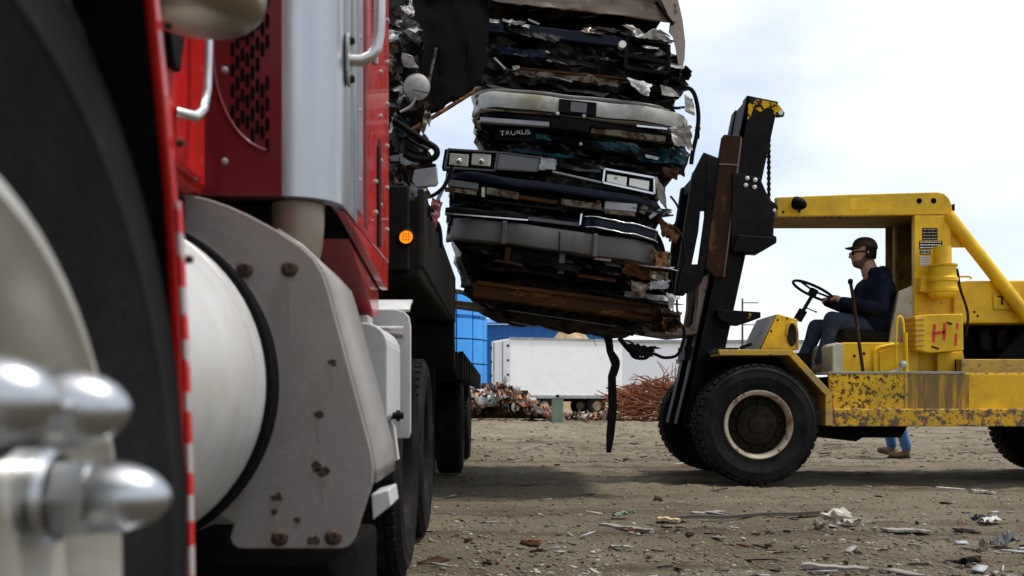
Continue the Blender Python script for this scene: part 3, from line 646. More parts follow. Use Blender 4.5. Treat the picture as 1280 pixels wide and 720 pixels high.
for (y, z) in [(2.88, 1.42), (2.88, 1.62), (2.88, 1.83), (2.88, 2.05), (3.27, 1.4), (3.27, 1.5), (3.4, 1.45), (3.4, 1.6), (3.4, 1.75), (3.4, 1.9), (3.4, 2.05), (3.4, 2.2), (3.6, 1.4), (3.6, 1.55), (3.6, 1.7), (3.6, 1.85), (3.6, 2.0), (3.6, 2.15), (3.6, 2.3)]:
    p = Vector((SX, y, z))
    if scr is None: scr = MB().lathe([(0, .006), (.005, .005), (.008, .001), (.008, -.002)], 'x', p, 10).build('screw', 'scrap_grey', side, smooth=30, origin=p)
    else: dup(scr, side, p)
MB().prism([(SX - .002, 3.30, 1.30), (SX - .002, 3.36, 1.30), (SX - .002, 3.36, 1.62), (SX - .002, 3.34, 1.66), (SX - .002, 3.30, 1.62)], (.008, 0, 0)).build('latch', 'black_part', side, bev=.003)
# skirt below the sleeper
b = MB(); b.prism([(SX - .004, 2.62, 1.284), (SX - .004, 3.655, 1.284), (SX - .004, 3.655, 1.19), (SX - .004, 3.56, 1.19), (SX - .004, 2.86, 1.262)], (-.025, 0, 0)); b.build('skirt', 'truck_red', truck, bev=.004)
b = MB(); b.prism([(SX - .035, 2.90, 1.255), (SX - .035, 3.62, 1.185), (SX - .035, 3.62, 1.10), (SX - .035, 3.52, 1.08)], (-.10, 0, 0)); b.build('skirt_return', 'truck_red', truck)
# perforated slots and ring on the front face
ring_c = W(343, 62, SY); ring_r = .150
b = MB(); b.tube([ring_c + Vector((ring_r * math.cos(R(a)), -.002, 1.66 * ring_r * math.sin(R(a)))) for a in range(93, 268, 5)], .005, 8); b.build('ring_bead', 'truck_red_dark', truck, smooth=60)
slot = None
for cc in range(9):
    for rr in range(-9, 9):
        px = 291 + cc * 6.2; py = 62 + rr * 26 + (13 if cc % 2 else 0) + (cc % 3) * 3
        if px > 338 or py < -60: continue
        dx = px - 343; dy = py - 62
        if (dx * 1.55) ** 2 + dy ** 2 > 122 ** 2 or (dx > -16 and abs(dy - 22) < 10): continue
        p = W(px, py, SY) + Vector((0, .0, 0))
        if slot is None:
            b = MB(); wv, hv = .0042, .0165
            b.prism([p + Vector((x, -.004, z)) for x, z in [(-wv, -hv + .003), (-wv + .002, -hv), (wv - .002, -hv), (wv, -hv + .003), (wv, hv - .003), (wv - .002, hv), (-wv + .002, hv), (-wv, hv - .003)]], (0, .003, 0))
            slot = b.build('slot', 'black', truck, origin=p)
        else: dup(slot, truck, p)
bolt = None
for (px, py) in ((281, 88), (281, 202)):
    p = W(px, py, SY)
    if bolt is None: bolt = MB().lathe([(0, -.008), (.006, -.007), (.009, -.002), (.009, .004)], 'y', p, 12).build('screw', 'scrap_grey', truck, smooth=30, origin=p)
    else: dup(bolt, truck, p)
# grab handle on the stainless corner
gp_ = Vector((SX + .004, 2.62, HCAM + (CY - 75) / FPX * 2.62))
b = MB(); b.prism([gp_ + Vector((0, .034 * math.cos(R(a)), .052 * math.sin(R(a)) + (.018 if math.sin(R(a)) > 0 else -.018))) for a in range(0, 360, 20)], (.008, 0, 0)); base = b.build('handle_plate', 'scrap_grey', truck, bev=.002)
for dz in (-.05, .05):
    MB().lathe([(0, .014), (.008, .013), (.011, .006), (.011, 0)], 'x', gp_ + Vector((.006, 0, dz)), 12).build('bolt', 'hub_dark', base, smooth=30)
b = MB(); b.tube([gp_ + Vector(q) for q in ((.004, 0, 0), (.035, .005, .0), (.058, .01, .012), (.074, .015, .035), (.080, .02, .075), (.082, .02, .14), (.082, .02, .62), (.06, .02, .66), (.0, .02, .67))], .0155, 14); b.build('grab_handle', 'chrome_bar', truck, smooth=60)
# --- fuel tanks
def fuel_tank(cx):
    c = Vector((cx, 0, .826)); r_ = .391
    b = MB(); b.lathe([(0, 1.50), (.14, 1.503), (.25, 1.515), (.325, 1.54), (.362, 1.57), (.38, 1.60), (r_ - .004, 1.625), (r_ - .004, 1.64), (r_, 1.65), (r_, 2.9), (.34, 2.95), (0, 2.98)], 'y', c, 72)
    tk = b.build('fuel_tank', 'tank_white', truck, smooth=30)
    b = MB(); b.lathe([(r_ + .001, 2.30), (r_ + .014, 2.302), (r_ + .014, 2.378), (r_ + .001, 2.38)], 'y', c, 72); b.build('strap', 'rubber', tk, smooth=30)
    b = MB(); b.lathe([(r_ + .001, 1.642), (r_ + .004, 1.645), (r_ + .004, 1.655), (r_ + .001, 1.658)], 'y', c, 72); b.build('weld_seam', 'scrap_grey', tk, smooth=30)
    for yy in (2.20,): b = MB(); b.lathe([(r_ + .0005, yy), (r_ + .003, yy + .003), (r_ + .003, yy + .006), (r_ + .0005, yy + .009)], 'y', c, 72); b.build('weld_seam', 'box_white', tk, smooth=30)
    return tk
fuel_tank(-.925); fuel_tank(mirror_x(-.925))
# --- grey tank bracket plate
D = 2.4
out = [(150, 236), (237, 243), (262, 249), (285, 257), (310, 268), (345, 287), (375, 307), (392, 323), (403, 341), (410, 362), (463, 560), (467, 585), (466, 604), (444, 672), (437, 682), (428, 686), (300, 686), (291, 682), (287, 672), (292, 655), (200, 600)]
b = MB(); b.ppx(out, D, .014); pl = b.build('tank_bracket', 'plate_grey', truck, bev=.004)
b = MB()
fr = [W(x, y, D) for x, y in [(345, 287), (375, 307), (392, 323), (403, 341), (410, 362), (463, 560), (467, 585), (466, 604)]]
bk = [Vector((p.x + dx, 2.84, p.z + dz)) for p, dx, dz in zip(fr, (-.02, -.02, -.01, 0, .0, .0, .0, .0), (-.01, -.01, 0, 0, 0, 0, 0, 0))]
for p in fr: p.y += .0135
n = len(fr); b.add(fr + bk, [(i, i + 1, i + 1 + n, i + n) for i in range(n - 1)]); b.build('bracket_flange', 'plate_grey', pl, smooth=40, solid=.012)
b = MB(); b.ppx([(464, 618), (486, 612), (489, 632), (466, 650)], 2.42, .18); b.build('bracket_tab', 'box_white', pl, bev=.003)
MB().ppx([(413, 378), (424, 398), (415, 396)], 2.42, .05).build('bracket_gusset', 'plate_grey', pl)
bolt = None
for (px, py) in ((306, 337), (362, 336), (350, 672), (417, 671)):
    p = W(px, py, D)
    if bolt is None: bolt = MB().lathe([(0, -.016), (.012, -.015), (.019, -.007), (.0205, .0), (.0205, .004)], 'y', p, 20).build('bolt', 'rusty_bolt', pl, smooth=40, origin=p)
    else: dup(bolt, pl, p)
for (px, py, L_) in ((306, 346, 46), (362, 345, 70), (399, 524, 34), (404, 594, 40), (416, 458, 26)):
    b = MB(); b.prism([W(px - 3, py, D - .0012), W(px + 3, py, D - .0012), W(px + 1.6, py + L_ * .6, D - .0012), W(px + .4, py + L_, D - .0012), W(px - 1.2, py + L_ * .5, D - .0012)], (0, .001, 0)); b.build('rust_run', 'rust_run', pl)
rr3 = random.Random(4)                        # flakes of rust standing on the plate
for (px, py, s) in ((396, 583, 9), (404, 589, 9), (399, 518, 7), (416, 453, 6), (346, 622, 9), (343, 640, 6), (372, 650, 5), (392, 676, 8)):
    b = MB(); c = W(px, py, D); k = 11; b.prism([c + Vector((math.cos(6.28 * i / k) * s * S(D) * (.5 + .7 * rr3.random()), -.0015, math.sin(6.28 * i / k) * s * S(D) * (.4 + .6 * rr3.random()))) for i in range(k)], (0, .002, 0)); b.build('rust_flake', 'rusty_bolt', pl)
# exhaust elbow behind the plate
b = MB(); b.tube([(-.512, 2.56, 1.286), (-.512, 2.56, 1.24), (-.516, 2.56, 1.19), (-.53, 2.57, 1.13), (-.58, 2.6, 1.08), (-.68, 2.65, 1.05)], .066, 24); b.build('exhaust_elbow', 'pipe_tan', truck, smooth=60)
for xx in (mirror_x(-.47),): MB().box2((xx - .04, 1.35, .14), (xx + .04, 4.0, 1.25)).build('light_blocker', 'truck_red_dark', truck, bev=.02)  # added box on the far side, blocks light from reaching under the truck
MB().box2((mirror_x(-.5), -1.0, .25), (-.5, -.75, .8)).build('front_bumper', 'chrome_bar', truck, bev=.05)
MB().box2((-.95, 2.44, .16), (-.40, 3.3, .385)).build('dark_fill_box', 'under_black', truck, bev=.02)  # added dark box, stands in for the black shade below the bracket plate
# --- pale box and quarter fender before the drive wheels
b = MB(); b.prism([Vector((x, 3.36, z)) for x, z in [(-.72, .72), (-.385, .72), (-.372, .735), (-.372, .93)] + [(-.452 + .08 * math.cos(R(a)), .97 + .08 * math.sin(R(a))) for a in range(0, 91, 15)] + [(-.72, 1.05)]], (0, .42, 0)); bxo = b.build('battery_box', 'box_white', truck, bev=.006)
MB().box2((-.52, 3.38, 1.05), (-.44, 3.5, 1.075)).build('lid_catch', 'box_white', bxo, bev=.004)
b = MB(); b.tube([(-.50, 3.84, 1.05), (-.365, 3.84, 1.05)], .026, 14); b.build('tube_step', 'chrome_bar', truck, smooth=50)
b = MB(); b.tube([(-.385, 3.52, .735), (-.335, 3.52, .735)], .012, 10); b.lathe([(0, 0), (.02, 0), (.02, .012), (0, .012)], 'x', (-.36, 3.52, .735), 12); b.build('box_latch', 'hub_dark', bxo, smooth=40)
b = MB(); b.prism([Vector((x, 3.92, z)) for x, z in [(-.80, .64), (-.352, .64), (-.345, .66), (-.345, 1.08), (-.352, 1.115), (-.37, 1.135), (-.41, 1.145), (-.80, 1.145)]], (0, .02, 0)); qf = b.build('quarter_fender', 'box_white', truck, bev=.004)
b = MB(); pts = [(3.93, 1.14), (3.98, 1.17), (4.06, 1.19)]; vs = [(x, y, z) for y, z in pts for x in (-.80, -.35)]; b.add(vs, [(0, 2, 3, 1), (2, 4, 5, 3)]); b.build('fender_top', 'box_white', qf, solid=.01)
b = MB(); b.prism([W(480, 548, 3.7), W(486, 520, 3.7), W(492, 535, 3.7), W(497, 575, 3.7), W(490, 578, 3.7)], (0, .08, 0)); b.build('step_bracket', 'box_white', truck)
# --- drive wheels (dual)
def dual(cy, r_, xo, parent, tm='tyre_dusty', rm='hub_dark'):
    for s in (1, -1):
        xx = xo if s > 0 else mirror_x(xo)
        wh = holder('wheel', (xx - s * .31, cy, r_), parent); c = WL[wh.name]
        for k in (0, 1):
            cc = (xx - s * (.14 + .32 * k), cy, r_)
            tyre_mb(cc, r_, .27, r_ * .60, 'x', n=56, blocks=52, ribs=5).build('tyre', tm, wh, smooth=35)
        b = MB(); R0 = r_ * .6
        b.lathe([(R0, (-.25) * s), (R0 + .005, .27 * s), (R0 - .015, .285 * s), (R0 - .03, .26 * s), (R0 - .04, .10 * s), (.17, .06 * s), (.12, .07 * s), (.11, .17 * s), (.07, .2 * s), (0, .2 * s)], 'x', c, 40); b.build('rim', rm, wh, smooth=40)
        b = MB(); b.lathe([(R0 - .004, .262 * s), (R0 + .006, .272 * s), (R0 + .012, .266 * s)], 'x', c, 40); b.build('rim_lip', 'rim_alloy', wh, smooth=40)
dual(4.52, .515, -.395, truck); dual(5.86, .515, -.41, truck)
MB().box2((-2.6, 4.46, .44), (-.7, 4.58, .58)).build('axle', 'under_black', truck); MB().box2((-2.6, 5.80, .44), (-.7, 5.92, .58)).build('axle', 'under_black', truck)
b = MB(); b.box2((-.82, 6.55, .3), (-.42, 6.57, 1.0)); b.build('mud_flap', 'rubber', truck)

# ================================================================== trailer
trl = thing('flatbed_trailer', (XC, 11, 0), 'black step deck trailer loaded with crushed cars behind the truck', 'trailer')
TXo = -.37
MB().prism([(mirror_x(TXo), 4.78, 1.36), (mirror_x(TXo), 4.78, 1.76), (mirror_x(TXo), 8.25, 1.76), (mirror_x(TXo), 8.25, 1.42)], (mirror_x(mirror_x(TXo)) - mirror_x(TXo), 0, 0)).build('upper_deck', 'trailer_black', trl, bev=.02)
MB().prism([(TXo - .02, 4.775, 1.42), (TXo + .012, 4.79, 1.42), (TXo + .012, 4.79, 1.80), (TXo - .02, 4.775, 1.80)], (0, 3.47, 0)).build('side_rail', 'trailer_black', trl, bev=.01)
fb = MB().box2((mirror_x(TXo) + .1, 4.72, 1.40), (TXo - .055, 4.779, 1.80)).build('front_bulkhead', 'trailer_black', trl, bev=.01)
p = W(508, 297, 4.72)
b = MB(); b.lathe([(.042, .0), (.042, -.022), (.032, -.028), (.032, -.006)], 'y', p, 28); ml = b.build('marker_light', 'rubber', trl, smooth=40)
b = MB(); b.lathe([(0, -.024), (.018, -.023), (.029, -.016), (.032, -.004)], 'y', p, 28); b.build('lens', 'amber_lit', ml, smooth=50)
b = MB()
for k in (-1, 0, 1): b.box(p + Vector((k * .012, -.026, 0)), (.002, .005, .044)); b.box(p + Vector((0, -.026, k * .012)), (.044, .005, .002))
b.build('lens_grid', 'scrap_orange', ml)
MB().prism([(mirror_x(TXo), 8.25, 1.7), (mirror_x(TXo), 8.55, 1.05), (mirror_x(TXo), 8.3, 1.05), (mirror_x(TXo), 8.1, 1.4)], (TXo - mirror_x(TXo), 0, 0)).build('deck_step', 'trailer_black', trl)
MB().box2((mirror_x(TXo), 8.4, 1.02), (TXo - .01, 17.2, 1.18)).build('lower_deck', 'trailer_black', trl, bev=.01)
MB().box2((TXo - .008, 8.5, .98), (TXo + .02, 17.2, 1.20)).build('side_rail', 'trailer_black', trl, bev=.006)
st = None
for k in range(17):
    p = Vector((TXo + .02, 8.7 + k * .5, 1.09))
    if st is None: st = MB().box(p + Vector((.022, 0, 0)), (.042, .10, .24)).build('stake_pocket', 'trailer_black', trl, origin=p, bev=.004)
    else: dup(st, trl, p)
plank = None
for k in range(28):
    p = Vector((XC, 8.66 + k * .302, 1.20))
    if plank is None: plank = MB().box(p, (2.46, .285, .035)).build('plank', 'deck_wood', trl, origin=p, bev=.004)
    else: dup(plank, trl, p)
for x in (-1.15, -2.15): MB().box2((x - .06, 6.2, .86), (x + .06, 17, 1.015)).build('main_beam', 'under_black', trl)
MB().box2((-2.2, 5.0, 1.12), (-1.1, 8.2, 1.36)).build('gooseneck', 'under_black', trl)
MB().box2((-2.3, 8.6, .55), (-.75, 10.1, .98)).build('tool_box', 'under_black', trl)
dual(10.85, .50, -.385, trl); dual(13.5, .50, -.385, trl)
for y in (10.85, 13.5): MB().box2((-2.6, y - .06, .44), (-.7, y + .06, .56)).build('axle', 'under_black', trl)
MB().box2((-2.8, 15.0, .3), (-.45, 15.03, 1.0)).build('mud_flap', 'rubber', trl)

# ================================================================== crushed cars
def slab(quad, D, depth, seed, amp=.035, fold=.06, nu=84, nv=16, nd=26):
    """Flattened car body: a closed, folded and dented slab; quad = outline of its near end in pixels (TL, TR, BR, BL)."""
    TL, TR, BR, BL = [W(x, y, D) for x, y in quad]; b = MB(); sd_ = Vector((seed * 7.3, seed * 3.1, seed * 1.7)); vs = []
    ring = [(0, i / nv, 0) for i in range(nv)] + [(j / nd, 1, 1) for j in range(nd)] + [(1, 1 - i / nv, 2) for i in range(nv)] + [(1 - j / nd, 0, 3) for j in range(nd)]
    for iu in range(nu + 1):
        u = iu / nu; e = min(u, 1 - u); tp = min(1, (e / .05 + .12)) ** .6
        for (dd, v, side) in ring:
            vv = .5 + (v - .5) * tp; p = BL.lerp(BR, u).lerp(TL.lerp(TR, u), vv); p.y += dd * depth
            q = Vector((p.x * 2.2, p.y * 2.2, p.z * 3)) + sd_
            n1 = Vector((fbm(q), fbm(q + Vector((9, 2, 4))), fbm(q + Vector((3, 8, 1))))) * amp
            rd = 1 - abs(noise.noise(q * 1.9)) * 2; n1 += Vector((0, -rd * .5, rd * .35)) * amp
            q2 = Vector((u * 5, v * 9 + seed, p.y * .5)); f = (abs(noise.noise(q2)) * 1.8 - .35) * fold
            if side in (0, 2): n1.y += f * (1 if side == 0 else -1) + fold * (.6 - 2.2 * abs(v - .5)) * -.4
            jag = abs(noise.noise(Vector((v * 11 + dd * 6, seed, u * 2)))) * .16 * max(0, 1 - e / .10)
            n1.x += jag * (1 if u < .5 else -1) * .7
            vs.append(p + n1)
    m = len(ring); fs = []
    for iu in range(nu):
        for k in range(m): fs.append((iu * m + k, iu * m + (k + 1) % m, (iu + 1) * m + (k + 1) % m, (iu + 1) * m + k))
    fs += [tuple(range(m))[::-1], tuple(range(nu * m, nu * m + m))]
    return b.add(vs, fs)
def sheet(pts, D, seed, amp=.03, nu=14, nv=10, dD=(0, 0, 0, 0), rag=.12, freq=7):
    """Torn sheet of metal: pts TL,TR,BR,BL pixels, dD extra distance of each corner."""
    c = [W(x, y, D + d) for (x, y), d in zip(pts, dD)]; b = MB(); vs = []; sd_ = Vector((seed * 5.1, seed * 2.7, seed))
    for i in range(nu + 1):
        for j in range(nv + 1):
            u, v = i / nu, j / nv
            uu = u + rag * noise.noise(Vector((v * 6, seed * 3.3, 1))) * (2 * u - 1) ** 2 * (1 if u > .5 else 1); vv = v + rag * noise.noise(Vector((u * 7, seed * 1.3, 5))) * (2 * v - 1) ** 2
            p = c[0].lerp(c[1], uu).lerp(c[3].lerp(c[2], uu), vv); q = p * freq + sd_
            vs.append(p + Vector((fbm(q) * .5, noise.noise(q * .6) * 1.6 + fbm(q), fbm(q + Vector((4, 4, 4))) * .5)) * amp)
    b.add(vs, [(i * (nv + 1) + j, (i + 1) * (nv + 1) + j, (i + 1) * (nv + 1) + j + 1, i * (nv + 1) + j + 1) for i in range(nu) for j in range(nv)])
    return b
def bumper(p1, p2, hpx, D, thick=.11, wrap=.28, n=36, seed=0, bend=.012, sag=0.0, r=.35, power=8):
    """Moulded bumper bar with ends that curve back; between two pixels at distance D."""
    a = W(*p1, D); e = W(*p2, D); d = (e - a); up = Vector((-d.z, 0, d.x)).normalized(); h = hpx * S(D) / 2; b = MB(); vs = []
    sec = [(-1, .15), (-1 + r * .3, .04), (-1 + r, 0), (-.2, -.02), (.2, -.02), (1 - r, 0), (1 - r * .3, .05), (1, .18), (1, 1), (-1, 1)]
    for i in range(n + 1):
        s = i / n; t_ = 2 * s - 1; k = abs(t_) ** power; base = a + d * s + Vector((0, k * wrap, 0)) + up * (sag * (1 - t_ * t_))
        base += Vector((0, noise.noise(Vector((s * 6, seed, 0))) * bend * 2, noise.noise(Vector((s * 5, seed, 7))) * bend))
        for z, y in sec: vs.append(base + up * (z * h) + Vector((0, y * thick, 0)))
    m = len(sec); fs = [(i * m + k, i * m + (k + 1) % m, (i + 1) * m + (k + 1) % m, (i + 1) * m + k) for i in range(n) for k in range(m)]
    return b.add(vs, fs + [tuple(range(m))[::-1], tuple(range(n * m, n * m + m))])
def pxbars(quad, D, th, depth):              # rectangular frame of four bars round a pixel quad
    b = MB(); q = quad + [quad[0]]
    for k in range(4): b.bar(q[k], q[k + 1], th, D, depth)
    return b
def wire(pts, D, r, jit=.0): return [W(x, y, D) + Vector((0, jit * (i % 3 - 1), 0)) for i, (x, y) in enumerate(pts)]
def curve(pts, k=5):                        # smooth polyline through points
    out = []
    P = [Vector(p) for p in pts]
    for i in range(len(P) - 1):
        p0, p1, p2, p3 = P[max(i - 1, 0)], P[i], P[i + 1], P[min(i + 2, len(P) - 1)]
        for j in range(k):
            t = j / k; out.append(.5 * ((2 * p1) + (p2 - p0) * t + (2 * p0 - 5 * p1 + 4 * p2 - p3) * t * t + (3 * p1 - p0 - 3 * p2 + p3) * t ** 3))
    return out + [P[-1]]
def text_mesh(txt, size, ext=.002):
    cu = bpy.data.curves.new('t', 'FONT'); cu.body = txt; cu.size = size; cu.extrude = ext; cu.align_x = 'CENTER'; cu.align_y = 'CENTER'
    o = bpy.data.objects.new('t', cu); col.objects.link(o); bpy.context.view_layer.update()
    me = bpy.data.meshes.new_from_object(o.evaluated_get(bpy.context.evaluated_depsgraph_get())); bpy.data.objects.remove(o)
    vs = [v.co.copy() for v in me.vertices]; fs = [tuple(p.vertices) for p in me.polygons]; return vs, fs
def text_part(name, txt, p, size, ang, m, parent, ext=.003, sx=1.0):   # lettering facing the viewer, turned by ang in the picture plane
    vs, fs = text_mesh(txt, size, ext); rot = Matrix.Rotation(R(-ang), 3, 'Y') @ Matrix.Rotation(R(90), 3, 'X')
    rot = Matrix.Rotation(R(ang), 3, 'Y') @ Matrix.Rotation(R(90), 3, 'X')
    b = MB(); b.add([rot @ Vector((v.x * sx, v.y, v.z)) + p for v in vs], fs); return b.build(name, m, parent)

DS = 8.35; SD = 3.7
def car(label, quad, seed, m, D=DS, depth=SD, group='crushed cars held on the forks', **k):
    cx = sum(q[0] for q in quad) / 4; cy = max(q[1] for q in quad); base = W(cx, cy, D); base.y += depth / 2
    r_ = thing('crushed_car', base, label, 'car', group); slab(quad, D, depth, seed, **k).build('body', m, r_, smooth=14); return r_

# --- bottom car: brown underbody, rusty beam, hanging strips
c1 = car('lowest crushed car in the lifted stack with a rusty beam and hanging black strips', [(560, 312), (836, 352), (842, 403), (600, 372)], 1, 'car_brown', amp=.05, fold=.09, depth=2.6)
MB().bar((592, 361), (826, 392), 19, DS - .12, .16).build('frame_rail', 'rust_beam', c1, bev=.008, label='rusty brown beam')
MB().bar((596, 353), (810, 381), 5, DS - .14, .10).build('frame_rail', 'rust_beam', c1, bev=.004)
MB().bar((632, 306), (700, 316), 4, DS - .14, .04).build('bracket', 'car_brown', c1); MB().bar((636, 306), (633, 332), 7, DS - .13, .04).build('bracket', 'rust_beam', c1); MB().bar((703, 317), (701, 342), 7, DS - .13, .04).build('bracket', 'strip_grey', c1)
MB().ppx([(640, 309), (700, 318), (699, 341), (639, 331)], DS - .10, .02).build('plate_recess', 'trim_black', c1)
MB().bar((630, 335), (700, 345), 5, DS - .12, .05).build('crossmember', 'car_brown', c1); MB().bar((722, 344), (770, 351), 4, DS - .12, .05).build('crossmember', 'rust_beam', c1)
MB().bar((740, 321), (764, 324), 6, DS - .15, .03).build('tail_lamp', 'lens_red', c1)
sheet([(780, 325), (836, 332), (838, 352), (782, 345)], DS - .16, 4, .03).build('torn_panel', 'rust_beam', c1, solid=.006)
sheet([(790, 352), (812, 355), (806, 372), (792, 370)], DS - .18, 8, .03).build('torn_panel', 'strip_cream', c1, solid=.006)
sheet([(812, 338), (833, 341), (834, 352), (813, 349)], DS - .2, 9, .02).build('torn_panel', 'strip_cream', c1, solid=.006)
sheet([(813, 350), (836, 352), (834, 362), (812, 360)], DS - .22, 2, .02).build('torn_panel', 'scrap_grey', c1, solid=.006)
sheet([(833, 365), (842, 370), (843, 388), (836, 384)], DS - .2, 3, .02).build('torn_panel', 'scrap_white', c1, solid=.005)
for k in range(6):
    x = 812 + k * 5; sheet([(x, 385 + k), (x + 14, 388), (x + 16, 418 - k * 2), (x + 2, 412)], DS - .12 - .02 * k, 20 + k, .06, 8, 8).build('torn_panel', 'rust_beam' if k % 2 else 'car_brown', c1, solid=.006)
for k, (x0, y0, x1, y1, y2, sd_) in enumerate([(577, 356, 640, 364, 380, 31), (615, 374, 700, 386, 394, 32), (640, 382, 770, 398, 404, 33), (740, 396, 846, 410, 417, 34)]):
    sheet([(x0, y0), (x1, y1), (x1 - 4, y2), (x0 + 8, y2 - 8)], DS + .05 + .1 * k, sd_, .05, 22, 6, rag=.35).build('torn_panel', 'car_black', c1, solid=.008)
for (a_, b_) in (((638, 402), (702, 415)), ((636, 388), (770, 408))):
    MB().tube([W(*a_, DS - .05), W(*b_, DS - .05)], .003, 6).build('brake_line', 'bumper_grey', c1)
b = MB(); pts = [(760, 418, 10), (763, 440, 9), (768, 456, 7), (765, 470, 10), (766, 510, 11), (763, 545, 10), (761, 566, 6)]
L_ = [W(x - w_ / 2, y, DS + .1) for x, y, w_ in pts]; R_ = [W(x + w_ / 2, y, DS + .1) for x, y, w_ in pts]
n = len(pts); b.prism(L_ + R_[::-1], (0, .02, 0)); b.build('hanging_strip', 'rubber', c1, bev=.004, label='long black rubber strip hanging to near the ground')
b = MB(); b.tube(curve(wire([(757, 420), (762, 436), (772, 452), (768, 470)], DS + .12, 0)), .02, 8); b.build('hanging_hose', 'rubber', c1, smooth=60)
b = MB(); b.tube(curve(wire([(776, 424), (786, 436), (792, 446), (806, 448), (816, 442), (830, 447), (846, 444), (853, 430), (855, 412), (846, 400)], DS + .1, 0)), .014, 7); b.build('hanging_hose', 'rubber', c1, smooth=60)
b = MB(); b.tube(curve(wire([(774, 422), (782, 432), (790, 440), (800, 444)], DS + .06, 0)), .022, 7); b.build('hanging_hose', 'rubber', c1, smooth=60)
sheet([(784, 428), (824, 434), (812, 446), (794, 445)], DS + .06, 44, .03, 12, 8, rag=.4).build('torn_panel', 'trim_black', c1, solid=.01)
b = MB(); b.tube(curve(wire([(744, 415), (742, 424), (745, 432)], DS, 0)), .003, 5); b.build('wire', 'rubber', c1)
# --- car with the grey bumper
c2 = car('crushed car with a long grey bumper, second from the bottom of the lifted stack', [(553, 256), (828, 292), (836, 350), (562, 312)], 2, 'car_black', amp=.045)
bp = bumper((557, 281), (824, 316), 28, DS - .20, .14, .22, seed=2).build('bumper', 'bumper_grey', c2, smooth=40)
for (x, y) in ((631, 291), (745, 307)):
    b = MB(); b.bar((x, y - 15), (x - 2, y + 14), 6, DS - .245, .05); b.build('overrider', 'strip_grey', bp, bev=.008)
MB().bar((700, 289), (699, 317), 1.2, DS - .212, .02).build('seam', 'trim_black', bp)
b = bumper((556, 262), (662, 271), 9, DS - .22, .06, .05, n=12, seed=4); b.build('rub_strip', 'trim_black', c2, smooth=40)
MB().bar((556, 266.5), (660, 275), 1.5, DS - .235, .02).build('chrome_strip', 'trim_chrome', c2)
b = bumper((726, 274), (824, 294), 12, DS - .22, .05, .12, n=14, seed=5); b.build('rub_strip', 'car_navy', c2, smooth=40)
for dy in (-7, 6): bumper((726, 274 + dy), (826, 294 + dy), 1.8, DS - .235, .03, .12, n=14, seed=5).build('chrome_strip', 'trim_chrome', c2, smooth=40)
MB().bar((727, 267), (725, 281), 2, DS - .235, .02).build('chrome_strip', 'trim_chrome', c2)
MB().bar((660, 273), (726, 281), 4, DS - .2, .05).build('trim_strip', 'strip_grey', c2)
for k, (q, mm) in enumerate([([(812, 310), (836, 314), (838, 340), (816, 330)], 'strip_cream'), ([(822, 268), (836, 280), (838, 300), (826, 300)], 'rust_beam'), ([(836, 276), (850, 290), (846, 306), (836, 300)], 'rust_beam'), ([(818, 316), (834, 318), (832, 334), (820, 332)], 'scrap_orange')]):
    sheet(q, DS - .1 - .02 * k, 50 + k, .06, 10, 8).build('torn_panel', mm, c2, solid=.006)
for q in ([(838, 245), (848, 262), (842, 290), (838, 330), (840, 360)], [(842, 280), (852, 296), (856, 320), (850, 344), (846, 380), (850, 410)]):
    b = MB(); b.tube(curve(wire(q, DS - .05, 0)), .009, 6); b.build('loose_wire', 'rubber', c2, smooth=60)
# --- car with rectangular headlamps
c3 = car('crushed dark car with rectangular chrome framed headlamps in the lifted stack', [(566, 188), (826, 240), (830, 292), (553, 258)], 3, 'car_black', amp=.05)
MB().ppx([(556, 186), (694, 199), (690, 217), (552, 210)], DS - .13, .12).build('lamp_housing', 'trim_black', c3, bev=.006)
hl = pxbars([(560, 186), (622, 190), (618, 213), (556, 209)], DS - .17, 2.0, .05).build('headlamp', 'strip_grey', c3)
for x0, mm in ((562, 'lens'), (590, 'lens')):
    MB().ppx([(x0, 191), (x0 + 24, 193), (x0 + 23, 208), (x0 - 1, 206)], DS - .155, .03).build('lens', mm, hl, bev=.006)
    b = MB(); b.lathe([(0, -.012), (.018, -.01), (.026, 0)], 'y', W(x0 + 12, 201, DS - .16), 16); b.build('bulb', 'trim_chrome', hl, smooth=60)
pxbars([(624, 190), (676, 197), (672, 214), (621, 211)], DS - .16, 1.6, .04).build('grille_frame', 'strip_grey', c3)
MB().ppx([(625, 192), (674, 198), (671, 213), (622, 210)], DS - .145, .02).build('grille', 'lens_dark', c3)
sheet([(676, 196), (696, 199), (694, 213), (674, 212)], DS - .17, 61, .02, 8, 6).build('torn_panel', 'scrap_grey', c3, solid=.006)
hl = pxbars([(756, 211), (818, 222), (818, 242), (754, 228)], DS - .17, 2.4, .06).build('headlamp', 'trim_chrome', c3)
for x0, y0 in ((759, 217), (787, 222)):
    MB().ppx([(x0, y0), (x0 + 25, y0 + 4), (x0 + 24, y0 + 16), (x0 - 1, y0 + 10)], DS - .15, .03).build('lens', 'lens', hl, bev=.006)
sheet([(820, 222), (830, 236), (834, 262), (822, 246)], DS - .15, 62, .03, 8, 8).build('torn_panel', 'grey_panel', c3, solid=.006)
bumper((556, 214), (826, 254), 11, DS - .19, .10, .15, seed=9).build('bumper', 'car_navy', c3, smooth=40)
MB().bar((560, 228), (598, 233), 8, DS - .16, .05).build('trim_strip', 'bumper_grey', c3, bev=.004); MB().bar((556, 236), (596, 241), 5, DS - .17, .04).build('trim_strip', 'strip_cream', c3)
MB().bar((604, 234), (604, 246), 4, DS - .18, .04).build('bracket', 'scrap_white', c3)
